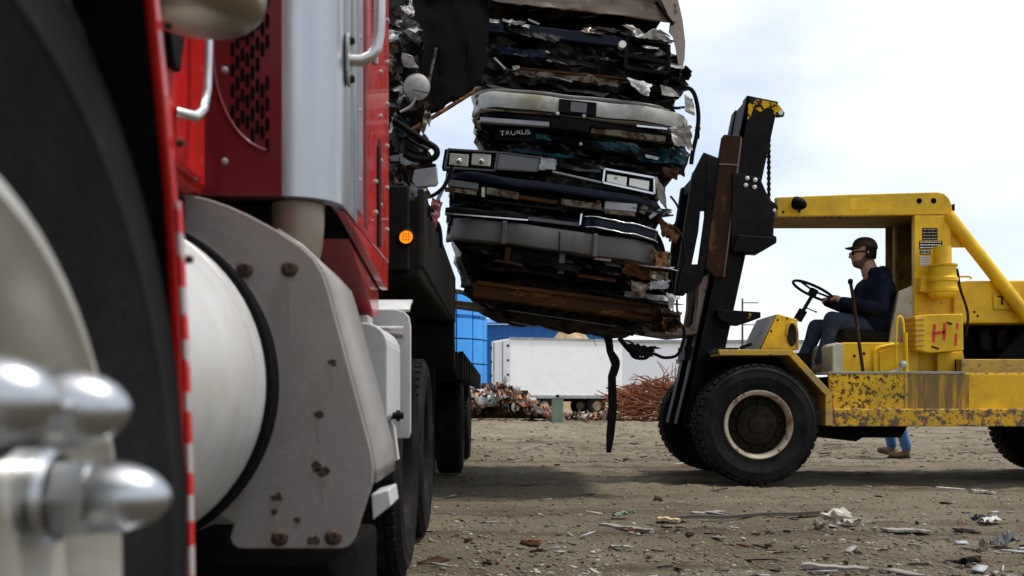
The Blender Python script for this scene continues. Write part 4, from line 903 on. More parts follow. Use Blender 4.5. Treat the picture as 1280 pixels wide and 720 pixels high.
for (a_, b_, h, mm) in (((608, 238), (648, 245), 9, 'strip_cream'), ((648, 246), (696, 253), 5, 'rust_beam'), ((702, 252), (746, 258), 8, 'strip_cream'), ((756, 256), (796, 260), 10, 'scrap_grey'), ((756, 264), (794, 268), 5, 'strip_cream'), ((748, 250), (749, 262), 6, 'strip_cream'), ((801, 260), (808, 264), 11, 'strip_cream'), ((690, 214), (752, 228), 2.5, 'scrap_grey'), ((600, 250), (700, 262), 3, 'trim_black')):
    MB().bar(a_, b_, h, DS - .17, .05).build('trim_strip', mm, c3, bev=.005)
MB().bar((566, 208), (545, 254), 4, DS - .3, .03).build('bent_rod', 'scrap_grey', c3)
MB().bar((812, 272), (826, 262), 4, DS - .18, .03).build('bent_rod', 'scrap_grey', c3)
# --- teal car
c4 = car('crushed teal and black car with a silver badge in the lifted stack', [(594, 146), (862, 182), (838, 240), (592, 186)], 4, 'car_black', amp=.05)
text_part('badge', 'TAURUS', W(644, 166, DS - .10), .056, -3, 'badge', c4, sx=1.2)
MB().ppx([(618, 155), (672, 162), (672, 178), (618, 174)], DS - .06, .05).build('tail_panel', 'trim_black', c4)
sheet([(668, 166), (688, 170), (690, 176), (670, 174)], DS - .09, 70, .02, 8, 5).build('torn_panel', 'car_teal', c4, solid=.005)
sheet([(744, 176), (800, 184), (826, 200), (760, 188)], DS - .14, 71, .03, 14, 8).build('torn_panel', 'car_teal', c4, solid=.006)
sheet([(788, 184), (856, 188), (856, 206), (800, 200)], DS - .15, 72, .05, 16, 10).build('torn_panel', 'car_teal', c4, solid=.006)
sheet([(836, 186), (864, 190), (856, 222), (840, 214)], DS - .13, 73, .05, 10, 10).build('torn_panel', 'car_navy', c4, solid=.006)
sheet([(828, 210), (850, 212), (846, 226), (832, 222)], DS - .16, 74, .03, 8, 8).build('torn_panel', 'rust_beam', c4, solid=.006)
sheet([(806, 193), (824, 196), (822, 199), (808, 197)], DS - .2, 75, .01, 6, 4).build('torn_panel', 'scrap_white', c4, solid=.004)
for (x, y) in ((726, 180), (842, 214), (770, 222)):
    MB().lathe([(0, -.01), (.012, -.006), (.014, .004)], 'y', W(x, y, DS - .16), 12).build('bolt', 'scrap_white', c4, smooth=40)
MB().bar((700, 180), (712, 188), 4, DS - .12, .03).build('bracket', 'trim_black', c4)
# --- car with the white bumper
c5 = car('crushed car with a wide dirty white bumper in the lifted stack', [(592, 100), (846, 132), (868, 186), (596, 152)], 5, 'car_black', amp=.04)
bp = bumper((592, 121), (866, 150), 23, DS - .22, .15, .25, seed=6, sag=-.0, power=12).build('bumper', 'bumper_white', c5, smooth=40)
MB().ppx([(699, 123), (746, 128), (745, 145), (698, 140)], DS - .245, .04).build('plate_recess', 'trim_black', bp, bev=.004)
MB().ppx([(714, 127), (734, 129), (733, 141), (713, 139)], DS - .25, .01).build('licence_lamp', 'lens_dark', bp)
bumper((594, 131), (862, 158), 1.2, DS - .232, .02, .25, seed=6, power=12).build('seam', 'trim_black', bp)
bumper((593, 109), (845, 134), 6, DS - .2, .12, .2, seed=7).build('rub_strip', 'bumper_grey', c5, smooth=40)
bumper((598, 140), (838, 166), 9, DS - .19, .12, .2, seed=8).build('rub_strip', 'trim_black', c5, smooth=40)
MB().bar((600, 136), (690, 143), 1.6, DS - .21, .02).build('trim_strip', 'strip_cream', c5); MB().bar((796, 157), (834, 161), 2.2, DS - .22, .02).build('chrome_strip', 'trim_chrome', c5)
MB().bar((600, 149), (687, 155), 6, DS - .19, .06).build('trim_strip', 'scrap_grey', c5, bev=.006)
MB().ppx([(690, 143), (738, 149), (736, 166), (688, 160)], DS - .21, .08).build('hitch_bracket', 'trim_black', c5, bev=.01)
for x, y in ((697, 142), (730, 145)): MB().lathe([(0, -.012), (.014, -.008), (.016, .004)], 'y', W(x, y, DS - .24), 12).build('bolt', 'scrap_white', c5, smooth=40)
MB().bar((739, 162), (832, 174), 8, DS - .18, .06).build('trim_strip', 'strip_cream', c5, bev=.006)
sheet([(838, 156), (866, 160), (864, 186), (842, 180)], DS - .26, 81, .06, 12, 10).build('torn_panel', 'bumper_white', c5, solid=.006)
sheet([(590, 150), (602, 152), (602, 162), (594, 158)], DS - .2, 82, .03, 6, 6).build('torn_panel', 'strip_cream', c5, solid=.006)
sheet([(856, 118), (866, 124), (868, 144), (856, 138)], DS - .16, 83, .03, 8, 8).build('torn_panel', 'bumper_white', c5, solid=.006)
b = MB(); b.tube(curve(wire([(852, 108), (864, 112), (870, 124), (873, 145), (871, 168), (866, 190), (864, 205)], DS - .1, 0)), .018, 8); b.build('loose_hose', 'rubber', c5, smooth=60)
sheet([(868, 158), (875, 160), (874, 174), (868, 172)], DS - .1, 84, .02, 5, 5).build('torn_panel', 'trim_black', c5, solid=.008)
# --- black car with the square tail panel
c6 = car('crushed black car with an empty square tail lamp frame below the tan car', [(588, 36), (842, 44), (862, 128), (586, 104)], 6, 'car_black', amp=.05, fold=.08)
MB().bar((590, 30), (780, 52), 14, DS - .1, .1).build('rub_strip', 'car_navy', c6, bev=.01)
tl = pxbars([(784, 46), (836, 55), (836, 92), (782, 84)], DS - .17, 5, .08).build('tail_lamp_frame', 'trim_black', c6, bev=.006)
MB().bar((784, 68), (834, 78), 6, DS - .165, .06).build('bar', 'trim_black', tl, bev=.006)
MB().lathe([(0, -.02), (.03, -.016), (.036, 0), (.036, .03)], 'y', W(778, 56, DS - .16), 18).build('lamp', 'lens', c6, smooth=50)
sheet([(640, 84), (780, 98), (778, 108), (648, 95)], DS - .15, 91, .03, 24, 6).build('torn_panel', 'strip_cream', c6, solid=.006)
MB().bar((642, 84), (790, 99), 2, DS - .17, .04).build('trim_strip', 'rust_beam', c6)
sheet([(782, 98), (816, 106), (812, 122), (802, 118)], DS - .2, 92, .05, 10, 10).build('torn_panel', 'scrap_white', c6, solid=.006)
sheet([(826, 106), (840, 110), (850, 122), (828, 119)], DS - .2, 93, .02, 6, 6).build('torn_panel', 'bumper_white', c6, solid=.006)
sheet([(784, 34), (834, 42), (834, 50), (790, 44)], DS - .2, 94, .07, 16, 8, rag=.4).build('torn_panel', 'scrap_white', c6, solid=.004)
sheet([(832, 80), (866, 86), (858, 106), (830, 108)], DS - .1, 95, .08, 12, 10, rag=.35).build('torn_panel', 'trim_black', c6, solid=.01)
for (q, mm) in (([(600, 24), (626, 24), (624, 29), (602, 28)], 'scrap_grey'), ([(651, 30), (663, 32), (661, 36), (652, 34)], 'scrap_white'), ([(636, 22), (640, 22), (638, 30), (635, 30)], 'scrap_white'), ([(641, 85), (650, 84), (650, 87), (642, 88)], 'scrap_white')):
    sheet(q, DS - .16, len(mm) + q[0][0], .03, 6, 5).build('torn_panel', mm, c6, solid=.005)
for a_, b_ in (((618, 72), (632, 86)), ((660, 24), (674, 30))): MB().bar(a_, b_, 2, DS - .15, .02).build('bent_rod', 'scrap_grey', c6)
# --- tan car on top
c7 = car('crushed tan car topmost in view on the lifted stack', [(596, -66), (846, -52), (838, 24), (584, 26)], 7, 'car_brown', amp=.05)
sheet([(600, -14), (842, -8), (846, 28), (620, 2)], DS - .16, 101, .025, 30, 12, dD=(0, 0, .0, 0), rag=.05).build('side_panel', 'car_tan', c7, solid=.008, smooth=60)
b = MB(); D = DS - .2
fl = [(818, -30), (836, -24), (850, -6), (857, 18), (861, 44), (860, 66), (855, 84), (850, 76), (846, 56), (842, 44), (836, 40), (838, 26), (832, 14), (822, 0)]
b.prism([W(x, y, D) + Vector((0, (x - 836) * .006, 0)) for x, y in fl], (0, .01, 0)); b.build('torn_fender', 'car_tan', c7, bev=.003)
MB().bar((820, 2), (842, 30), 3, D - .01, .03).build('fold', 'trim_black', c7)

# --- torn edges sticking out between the layers
r4 = random.Random(77)
seams = [(c1, (566, 322), (838, 362), ['rust_beam', 'car_brown', 'trim_black', 'rust_steel', 'bumper_grey']), (c1, (590, 345), (838, 378), ['car_brown', 'rust_beam', 'trim_black', 'rust_steel']),
         (c2, (556, 256), (826, 290), ['trim_black', 'strip_grey', 'bumper_grey', 'car_navy', 'car_black']), (c2, (566, 302), (830, 340), ['car_black', 'bumper_grey', 'trim_black', 'rust_steel', 'strip_grey']),
         (c3, (560, 222), (826, 266), ['car_black', 'strip_grey', 'bumper_grey', 'strip_cream', 'trim_black']), (c3, (690, 200), (756, 214), ['car_black', 'strip_grey', 'car_navy']),
         (c4, (598, 180), (850, 212), ['car_teal', 'car_black', 'strip_grey', 'car_navy']), (c4, (598, 160), (850, 192), ['trim_black', 'car_teal', 'strip_grey']),
         (c5, (596, 104), (850, 132), ['bumper_grey', 'trim_black', 'strip_grey', 'strip_cream']), (c6, (596, 60), (840, 78), ['car_black', 'trim_black', 'strip_grey', 'car_navy']),
         (c6, (596, 84), (846, 108), ['car_black', 'rust_beam', 'strip_grey', 'trim_black']), (c7, (600, 24), (836, 40), ['car_brown', 'trim_black', 'car_tan', 'strip_grey'])]
for (cc_, a_, b_, mm) in seams:
    for k in range(5):
        t_ = r4.random(); x = a_[0] + (b_[0] - a_[0]) * t_; y = a_[1] + (b_[1] - a_[1]) * t_ + (r4.random() - .5) * 14
        L = 22 + r4.random() * 66; h = 2 + r4.random() ** 2 * 7; sl = .14 + (r4.random() - .5) * .14
        x = min(x, b_[0] - L * .8)
        if x + L > 612 and x < 676 and y + L * sl + h > 154 and y < 182: continue
        if any(x + L > hx0 and x < hx1 and y + h + L * sl > hy0 and y < hy1 for hx0, hx1, hy0, hy1 in ((556, 626, 184, 214), (752, 822, 208, 244))): continue
        q_ = [(x, y), (x + L, y + L * sl), (x + L * (.8 + .2 * r4.random()), y + L * sl + h), (x + L * .15 * r4.random(), y + h)]
        sheet(q_, DS - .06 - .09 * r4.random(), 300 + k + int(x), .022, 14, 4, rag=.18, dD=(.03, .0, -.05, -.02)).build('torn_panel', mm[k % len(mm)], cc_, solid=.004)
# --- cars on the trailer, just behind the truck
DT = 5.15
g2 = 'crushed cars loaded on the trailer'
def tcar(label, z0, z1, x1, seed, m):
    px0 = CX + (-2.75) / DT * FPX; px1 = CX + (x1 - .12) / DT * FPX; f = lambda z: CY - (z - HCAM) / DT * FPX
    return car(label, [(px0, f(z1)), (px1, f(z1)), (px1, f(z0)), (px0, f(z0))], seed, m, D=DT, depth=2.2, group=g2, amp=.06, fold=.10)
t1 = tcar('lowest crushed car on the trailer deck just behind the red cab', 1.80, 2.06, -.40, 11, 'car_black')
t2 = tcar('second crushed car on the trailer, with a grey square mirror sticking out', 2.06, 2.32, -.43, 12, 'car_brown')
t3 = tcar('third crushed car on the trailer, with a round white lamp sticking out', 2.32, 2.60, -.40, 13, 'car_black')
t4 = tcar('uppermost crushed car on the trailer with a dark raised hood panel', 2.60, 3.30, -.40, 14, 'car_black')
# raised hood panel
b = sheet([(500, -90), (628, -150), (602, 108), (508, 162)], 6.0, 111, .035, 26, 26, dD=(0, .5, .5, 0), rag=.03); b.build('hood', 'black', t4, solid=.02, smooth=60)
b = MB(); b.tube([W(512, 164, 5.98), W(555, 138, 6.2), W(600, 110, 6.46)], .013, 8); b.build('hood_edge', 'rust_beam', t4, smooth=60)
# round lamp, mirror, hoses, shards
D = 4.98
b = MB(); c = W(521, 108, D); b.lathe([(0, -.012), (.03, -.010), (.055, -.004), (.062, .003), (.066, .004), (.064, .02)], 'y', c, 28); b.v = [Vector((v.x, v.y, c.z + (v.z - c.z) * 1.0)) for v in b.v]; lp = b.build('lamp', 'scrap_white', t3, smooth=50)
MB().bar((516, 112), (536, 116), 1.2, D - .04, .01).build('crack', 'strip_grey', lp)
sheet([(505, 68), (516, 70), (522, 84), (502, 80)], D, 121, .03, 8, 8).build('torn_panel', 'scrap_white', t3, solid=.005)
b = MB(); b.tube(curve(wire([(492, 150), (506, 160), (530, 176), (545, 186), (544, 196), (532, 200), (516, 198), (505, 192)], D, 0)), .016, 8); b.build('hose', 'rubber', t2, smooth=60)
b = MB(); b.tube(curve(wire([(502, 168), (520, 180), (534, 188), (524, 192), (510, 186)], D + .05, 0)), .008, 6); b.build('hose', 'rubber', t2, smooth=60)
b = MB(); b.ppx([(518, 212), (546, 208), (548, 228), (545, 232), (520, 234), (515, 226)], D, .03); b.build('mirror', 'scrap_grey', t2, bev=.006)
b = MB(); b.tube(curve(wire([(522, 116), (514, 132), (500, 140)], D, 0)), .007, 6); b.build('bent_rod', 'scrap_white', t3, smooth=60)
b = MB(); b.tube(curve(wire([(545, 60), (540, 84), (534, 110)], D + .1, 0)), .008, 6); b.build('bent_rod', 'strip_cream', t4, smooth=60)
ms = ['scrap_white', 'rust_steel', 'car_black', 'strip_grey', 'car_brown', 'trim_black', 'scrap_grey', 'car_brown', 'rust_steel', 'trim_black', 'strip_cream', 'car_black']
r3 = random.Random(21)
for k in range(46):
    py = 10 + k * 6.2 + r3.random() * 8; px = 488 + r3.random() * (30 if py < 130 else 44); s1, s2 = 8 + r3.random() * 16, 6 + r3.random() * 16; a_ = r3.random() * 3
    cs = [(px + s1 * math.cos(a_ + q) * .8, py + s2 * math.sin(a_ + q)) for q in (0, 1.6, 3.1, 4.6)]
    tt = t4 if py < 45 else t3 if py < 130 else t2 if py < 215 else t1
    sheet(cs, 4.98 + r3.random() * .25, 130 + k, .05, 6, 6, rag=.3).build('torn_panel', ms[k % len(ms)], tt, solid=.006)
for q in ([(500, 240), (520, 250), (540, 262), (548, 290)], [(520, 236), (536, 246), (556, 232), (566, 206)], [(530, 270), (548, 280), (552, 310)]):
    b = MB(); b.tube(curve(wire(q, 5.2, 0)), .010, 6); b.build('loose_wire', 'rubber', t1, smooth=60)
sheet([(536, 246), (552, 250), (548, 286), (538, 270)], 5.2, 190, .03, 8, 8).build('torn_panel', 'truck_red_dark', t1, solid=.006)

# ================================================================== forklift
NY = 9.2                                   # near tyre face
fx = W(947, 533, NY + .05).x; FYC = 10.38
fk = thing('forklift', (fx + 1.2, FYC, 0), 'large worn yellow forklift with black mast lifting the crushed cars', 'forklift')
def my(y): return 2 * FYC - y
def fwheel(x, y0, y1, r_, rim_r):
    """wheel between y0 (outer face) and y1"""
    o = -1 if y0 < y1 else 1; yc = (y0 + y1) / 2; wd = abs(y1 - y0); wh = holder('wheel', (x, yc, r_), fk); c = WL[wh.name]; h = wd / 2
    tyre_mb(c, r_, wd, rim_r, 'y', n=80, blocks=44, ribs=4, deep=.024).build('tyre', 'tyre_dusty', wh, smooth=30)
    b = MB(); b.lathe([(rim_r + .004, -o * h * .5), (rim_r + .004, o * h * .80), (rim_r + .014, o * h * .92), (rim_r + .004, o * h * .97), (rim_r - .018, o * h * .90), (rim_r - .03, o * h * .80), (rim_r - .034, o * h * .55)], 'y', c, 64); b.build('rim', 'rim_cream', wh, smooth=40)
    b = MB(); b.lathe([(rim_r - .03, o * h * .56), (rim_r - .045, o * h * .35), (rim_r * .78, o * h * .30), (rim_r * .62, o * h * .33), (rim_r * .6, o * h * .62), (rim_r * .54, o * h * .68), (rim_r * .28, o * h * .70), (rim_r * .26, o * h * .82), (rim_r * .2, o * h * .86), (0, o * h * .86)], 'y', c, 48); hub = b.build('hub', 'hub_dark', wh, smooth=35)
    nut = None
    for k in range(10):
        a = R(36 * k + 10); p = c + Vector((rim_r * .70 * math.cos(a), o * h * .33, rim_r * .70 * math.sin(a)))
        if nut is None: nut = MB().prism([p + Vector((.016 * math.cos(R(60 * q)), 0, .016 * math.sin(R(60 * q)))) for q in range(6)], (0, o * .03, 0)).build('lug_nut', 'hub_dark', wh, origin=p)
        else: dup(nut, wh, p)
    nut = None
    for k in range(8):
        a = R(45 * k); p = c + Vector((rim_r * .43 * math.cos(a), o * h * .69, rim_r * .43 * math.sin(a)))
        if nut is None: nut = MB().prism([p + Vector((.012 * math.cos(R(60 * q)), 0, .012 * math.sin(R(60 * q)))) for q in range(6)], (0, o * .018, 0)).build('hub_bolt', 'hub_dark', wh, origin=p)
        else: dup(nut, wh, p)
fwheel(fx, NY, NY + .36, .563, .305); fwheel(fx, my(NY), my(NY + .36), .563, .305)
rx = 6.10
fwheel(rx, NY + .1, NY + .40, .545, .29); fwheel(rx, my(NY + .1), my(NY + .40), .545, .29)
MB().box2((fx - .12, NY + .3, .43), (fx + .12, my(NY + .3), .70)).build('axle', 'under_black', fk); MB().box2((rx - .1, NY + .3, .43), (rx + .1, my(NY + .3), .66)).build('axle', 'under_black', fk)
DF = 9.42
xr = 1640
pn = MB().ppx([(1036, 466), (xr, 466), (xr, 512), (1042, 512)], DF, .05).build('side_panel', 'yellow_worn', fk, bev=.006)
MB().bar((1036, 466), (1205, 466), 3.0, DF - .012, .4).build('deck_edge', 'grey_panel', pn, bev=.004)
MB().bar((1133, 467), (1133, 511), 4, DF - .012, .02).build('weld_rib', 'yellow_edge', pn)
MB().ppx([(1136, 468), (1210, 468), (1210, 511), (1136, 511)], DF - .006, .02).build('patch_plate', 'yellow_streak', pn, bev=.003)
MB().ppx([(1211, 468), (xr, 468), (xr, 511), (1211, 511)], DF - .006, .02).build('patch_plate', 'yellow', pn, bev=.003)
MB().ppx([(1037, 511), (xr, 511), (xr, 533), (1040, 533)], DF - .07, .16).build('side_flange', 'yellow_flange', fk, bev=.008)
MB().ppx([(1036, 466), (xr, 466), (xr, 533), (1036, 533)], my(DF), .05).build('side_panel', 'yellow_worn', fk)
z1_ = W(0, 470, DF).z; z0_ = W(0, 530, DF).z
MB().box2((W(1045, 0, DF).x, DF + .06, z0_), (W(xr, 0, DF).x, my(DF) - .01, z1_)).build('chassis', 'under_black', fk)
MB().ppx([(1055, 532), (1135, 532), (1130, 541), (1126, 547), (1078, 547), (1070, 552), (1062, 549)], DF + .2, 1.4).build('sump', 'under_black', fk)
# fender over the front wheel
fp = [(898, 437), (990, 437), (1040, 491), (1041, 532)]
for (d0, dep) in ((NY + .05, .42), (my(NY + .05) - .42, .42)):
    top = [W(x, y, NY + .05) for x, y in fp]; low = [W(x, y, NY + .05) for x, y in [(900, 444), (986, 444), (1032, 494), (1032, 532)]]
    poly = top + low[::-1]
    for p in poly: p.y = d0
    b = MB(); b.prism(poly, (0, dep, 0)); fe = b.build('fender', 'yellow_edge', fk, bev=.005)
ft = [(925, 440), (986, 440), (1036, 494), (1036, 532), (1012, 532), (990, 470), (935, 452)]
MB().ppx([(880, 446), (984, 446), (1031, 496), (1031, 532), (1000, 470), (900, 470)], NY + .45, .04).build('wheel_arch', 'under_black', fk)
MB().bar((896, 438), (924, 438), 7, NY + .1, .4).build('fender_end', 'mast_black', fk, bev=.006)
MB().box2((W(900, 0, NY).x, NY + .5, .5), (W(1036, 0, NY).x, my(NY + .5), W(0, 440, NY + .3).z)).build('front_frame', 'under_black', fk)
# dash cowl
D = 9.72
pol = [(951, 437), (972, 392), (997, 399), (999, 437)]
b = MB(); b.ppx(pol, D, .75); cw = b.build('dash_cowl', 'yellow', fk, bev=.012)
a_, b_ = W(950.4, 436, D), W(971.4, 392.6, D)
b = MB(); b.prism([a_ + Vector((-.004, .02, 0)), b_ + Vector((-.004, .02, 0)), b_ + Vector((-.004, .73, 0)), a_ + Vector((-.004, .73, 0))], (-.01, 0, -.004)); b.build('cowl_front', 'grey_panel', cw)
b = MB(); b.prism([W(990 + 6 * math.cos(R(q)), 419 + 14 * math.sin(R(q)), D - .012) for q in range(0, 360, 20)], (0, .02, 0)); b.build('access_hole', 'hub_dark', cw)
b = MB(); b.tube([W(990 + 7 * math.cos(R(q)), (419 if True else 0) + 16 * math.sin(R(q)), D - .012) for q in range(180, 361, 15)] + [W(997, 436, D - .012)], .012, 8); b.build('access_rim', 'yellow_edge', cw, smooth=60)
for (x, y) in ((972, 400), (984, 398), (964, 414)):
    MB().lathe([(0, -.006), (.01, -.004), (.012, .002)], 'y', W(x, y, D), 10).build('screw', 'hub_dark', cw)
MB().bar((926, 435), (940, 430), 4, D + .2, .05).build('cowl_hook', 'hub_dark', fk)
# steering column and wheel
DD = 10.25
b = MB(); b.tube([W(997, 400, DD), W(1004, 388, DD)], .045, 12); b.tube([W(1003, 390, DD), W(1016, 368, DD)], .02, 10); b.build('steering_column', 'black_part', fk, smooth=50)
sc_c = W(1017, 364, DD); n_ = Vector((-.42, 0.10, .9)).normalized() * 1; ax = Vector((W(1041, 377, DD) - W(992, 351, DD))).normalized(); ay = Vector((0, 1, 0)); ay = (ay - ax * ay.dot(ax)).normalized()
ay = (ay + Vector((-.0, 0, .0))).normalized(); n_ = ax.cross(ay)
tl_ = Matrix.Rotation(R(0), 3, ax); ay = tl_ @ ay
rw = .225; b = MB(); b.tube([sc_c + ax * rw * math.cos(R(q)) + ay * rw * math.sin(R(q)) for q in range(0, 360, 10)], .0145, 8, closed=True); sw = b.build('steering_wheel', 'black_part', fk, smooth=60)
for q in (90, 210, 330):
    MB().tube([sc_c, sc_c + ax * rw * math.cos(R(q)) + ay * rw * math.sin(R(q))], .011, 6).build('spoke', 'black_part', sw, smooth=60)
b = MB(); b.tube([sc_c - n_ * .04, sc_c + n_ * .02], .045, 12); b.build('horn_hub', 'black_part', sw, smooth=50)
b = MB(); b.tube([W(1006, 384, DD - .1), W(1020, 390, DD - .1)], .006, 6); b.lathe([(0, -.014), (.012, 0), (0, .014)], 'z', W(1020, 390, DD - .1), 8); b.build('shift_lever', 'black_part', fk, smooth=60)
# driver platform: seat base, seat, levers
D = 9.75
sb = MB().ppx([(1053, 428), (1148, 428), (1148, 466), (1053, 466)], D, .85).build('seat_base', 'yellow', fk, bev=.01)
MB().ppx([(1041, 432), (1046, 428), (1054, 430), (1054, 466), (1041, 466)], D - .04, .8).build('pale_post', 'pale_panel', fk, bev=.008)
b = MB(); b.tube(curve([W(x, y, D - .03) for x, y in [(1094, 466), (1093, 445), (1096, 436), (1110, 432), (1122, 431)]]), .018, 8); b.build('conduit', 'yellow', fk, smooth=60)
MB().ppx([(1100, 440), (1122, 434), (1122, 466), (1100, 466)], D - .02, .03).build('cover_plate', 'yellow', sb, bev=.004)
for (x, y) in ((1068, 445), (1080, 442)): MB().lathe([(0, -.004), (.014, -.003), (.016, .002)], 'y', W(x, y, D), 12).build('screw', 'hub_dark', sb)
b = MB(); DSe = 9.98
b.prism([W(x, y, DSe) for x, y in [(1052, 416), (1056, 411), (1080, 412), (1112, 414), (1116, 420), (1110, 428), (1056, 427)]], (0, .52, 0)); seat = b.build('seat', 'black_part', fk, bev=.03)
b = MB(); b.prism([W(x, y, DSe) for x, y in [(1108, 422), (1112, 395), (1120, 364), (1125, 362), (1127, 368), (1120, 402), (1116, 426)]], (0, .52, 0)); b.build('seat_back', 'black_part', fk, bev=.02)
MB().ppx([(1058, 427), (1110, 427), (1108, 431), (1060, 431)], DSe + .05, .4).build('seat_rail', 'hub_dark', fk)
b = MB(); b.ppx([(1124, 364), (1148, 354), (1148, 432), (1112, 432), (1116, 405)], 9.93, .05); b.build('side_guard', 'pale_panel', fk, bev=.006)
b = MB(); b.tube([W(x, y, 9.62) for x, y in [(1063, 352), (1066, 370), (1070, 400), (1074, 430), (1079, 466)]], .017, 8); lv = b.build('lever', 'rust_steel', fk, smooth=60)
b = MB(); b.lathe([(0, -.03), (.02, -.022), (.026, 0), (.02, .022), (0, .03)], 'z', W(1063, 352, 9.62), 12); b.build('knob', 'rubber', lv, smooth=60)
b = MB(); b.tube(curve([W(x, y, 9.55) for x, y in [(1121, 466), (1120, 430), (1121, 404), (1124, 396), (1128, 400), (1130, 420), (1131, 466)]]), .013, 8); b.build('hand_rail', 'yellow', fk, smooth=60)
b = MB(); b.tube([W(1132, 416, 9.5), W(1133, 466, 9.5)], .018, 8); b.build('hand_rail', 'yellow', fk, smooth=60)
MB().lathe([(0, -.03), (.03, -.02), (.035, .02), (0, .03)], 'y', W(1129, 455, 9.5), 12).build('valve', 'scrap_white', fk, smooth=40)
b = MB(); b.tube(curve([W(x, y, 9.5) for x, y in [(1100, 470), (1112, 466), (1124, 462), (1130, 456)]]), .012, 8); b.build('hydraulic_hose', 'scrap_grey', fk, smooth=60)
# --- overhead guard
D = 9.9; Dg = .88
gd = MB().ppx([(970, 246.5), (1060, 243), (1172, 240), (1180, 242), (1186, 247), (1190, 256), (1191, 268), (1100, 269), (971, 270.5)], D, .07).build('guard_beam', 'yellow', fk, bev=.008)
MB().ppx([(970, 246.5), (1172, 240), (1180, 242), (1186, 247), (1190, 256), (1191, 268), (971, 270.5)], D + Dg - .07, .07).build('guard_beam', 'yellow', fk, bev=.008)
gz0 = W(0, 268, D).z; gz1 = W(0, 247, D).z
MB().box2((W(972, 0, D).x, D + .07, gz0), (W(1184, 0, D).x, D + Dg - .07, gz0 + .05)).build('guard_roof', 'yellow_shade_grime', fk)
b = MB()
for k in range(9): b.box2((W(980, 0, D).x + k * .07, D + .06, gz0 - .02), (W(980, 0, D).x + k * .07 + .02, D + .10, gz0 - .002))
b.build('roof_ribs', 'hub_dark', fk)
MB().ppx([(1062, 249), (1086, 248), (1087, 262), (1063, 263)], D - .004, .01).build('name_plate', 'yellow', gd, bev=.002)
for (x, y) in ((1149, 251), (1167, 251)): MB().lathe([(0, -.004), (.026, -.003), (.03, .003)], 'y', W(x, y, D), 16).build('hole', 'black', gd)
MB().lathe([(0, -.006), (.014, -.003), (.015, .003)], 'y', W(979, 265, D), 12).build('hole', 'hub_dark', gd)
def lamp(px, py, D_, rx, rz, tilt):
    c = W(px, py, D_); b = MB(); b.lathe([(0, -.10), (.035, -.09), (.062, -.05), (.07, 0), (.066, .02), (0, .03)], 'y', (0, 0, 0), 24); mrot = Matrix.Rotation(R(tilt), 3, 'Y') @ Matrix.Rotation(R(50), 3, 'Z')
    b.v = [mrot @ Vector((v.x * rx, v.y, v.z * rz)) + c for v in b.v]; lo = b.build('work_light', 'rubber', fk, smooth=50)
    MB().tube([c + Vector((.03, .03, -.03)), c + Vector((.05, .08, -.07))], .012, 6).build('bracket', 'hub_dark', lo); return lo
lamp(996, 254, D - .08, 1.15, .9, 25)
b = MB(); b.prism([W(x, y, D + .1) for x, y in [(1185, 258), (1194, 254), (1194, 263), (1189, 268), (1185, 264)]], (0, .1, 0)); b.build('rear_light', 'rubber', fk, bev=.008)
# --- rear column with plates, air cleaner and the H box
colm = MB().ppx([(1143, 269), (1189, 269), (1190, 310), (1192, 395), (1204, 440), (1210, 466), (1143, 466)], D, .07).build('column', 'yellow', fk, bev=.008)
MB().ppx([(1143, 269), (1189, 269), (1192, 395), (1210, 466), (1143, 466)], D + Dg - .07, .07).build('column', 'yellow', fk, bev=.008)
MB().box2((W(1184, 0, D).x - .03, D + .07, W(0, 466, D).z), (W(1184, 0, D).x, D + Dg - .07, gz0)).build('column_back', 'yellow_shade_grime', fk)
MB().box2((W(1146, 0, D).x, D + Dg - .09, W(0, 466, D).z), (W(1184, 0, D).x - .03, D + Dg - .072, gz0)).build('column_lining', 'yellow_shade_grime', fk)  # thin sheet over the far plate, shade of the recess in its colour
MB().box2((W(1184, 0, D).x - .09, D + .20, W(0, 440, D).z), (W(1184, 0, D).x - .03, D + .26, gz0)).build('column_rib', 'yellow_shade_grime', fk)
MB().box2((W(1150, 0, D).x, D + .62, W(0, 440, D).z), (W(1150, 0, D).x + .03, D + .70, gz0)).build('column_rib', 'yellow_shade_grime', fk)
def plate(x0, y0, x1, y1, m, rows, rm):
    pl_ = MB().ppx([(x0, y0), (x1, y0), (x1, y1), (x0, y1)], D - .004, .004).build('data_plate', m, colm)
    r5 = random.Random(int(x0 + y0)); b = MB()
    for k in range(rows):
        y = y0 + (y1 - y0) * (k + .5) / rows; x = x0 + 1
        while x < x1 - 2:
            wv = 1 + r5.random() * 4; e = min(x + wv, x1 - 1); b.bar((x, y), (e, y), (y1 - y0) / rows * .4, D - .0055, .0015); x = e + .8
    b.build('print', rm, pl_)
plate(1153, 285, 1172, 300, 'black', 4, 'grey_panel'); plate(1149, 301, 1178, 311, 'hub_dark', 3, 'decal_white'); plate(1150, 312, 1163, 318, 'black', 2, 'decal_white'); plate(1150, 320, 1163, 333, 'decal_white', 4, 'scrap_grey')
gus = MB().ppx([(1189, 275), (1203, 300), (1207, 309), (1190, 309)], D + .02, .03).build('gusset', 'yellow', fk)
b = MB(); cc = W(1178, 350, 9.74); cc.z = 0; zz = lambda y: W(0, y, 9.74).z; s_ = S(9.74)
b.lathe([(0, zz(373)), (15 * s_, zz(372)), (17 * s_, zz(369)), (17 * s_, zz(366)), (18.5 * s_, zz(365)), (18.5 * s_, zz(361)), (17 * s_, zz(360)), (17 * s_, zz(353)), (18.5 * s_, zz(352)), (18.5 * s_, zz(348)), (16 * s_, zz(346)), (16 * s_, zz(334)), (18 * s_, zz(333)), (18 * s_, zz(331)), (11 * s_, zz(330)), (10.5 * s_, zz(308)), (0, zz(307))], 'z', cc, 40)
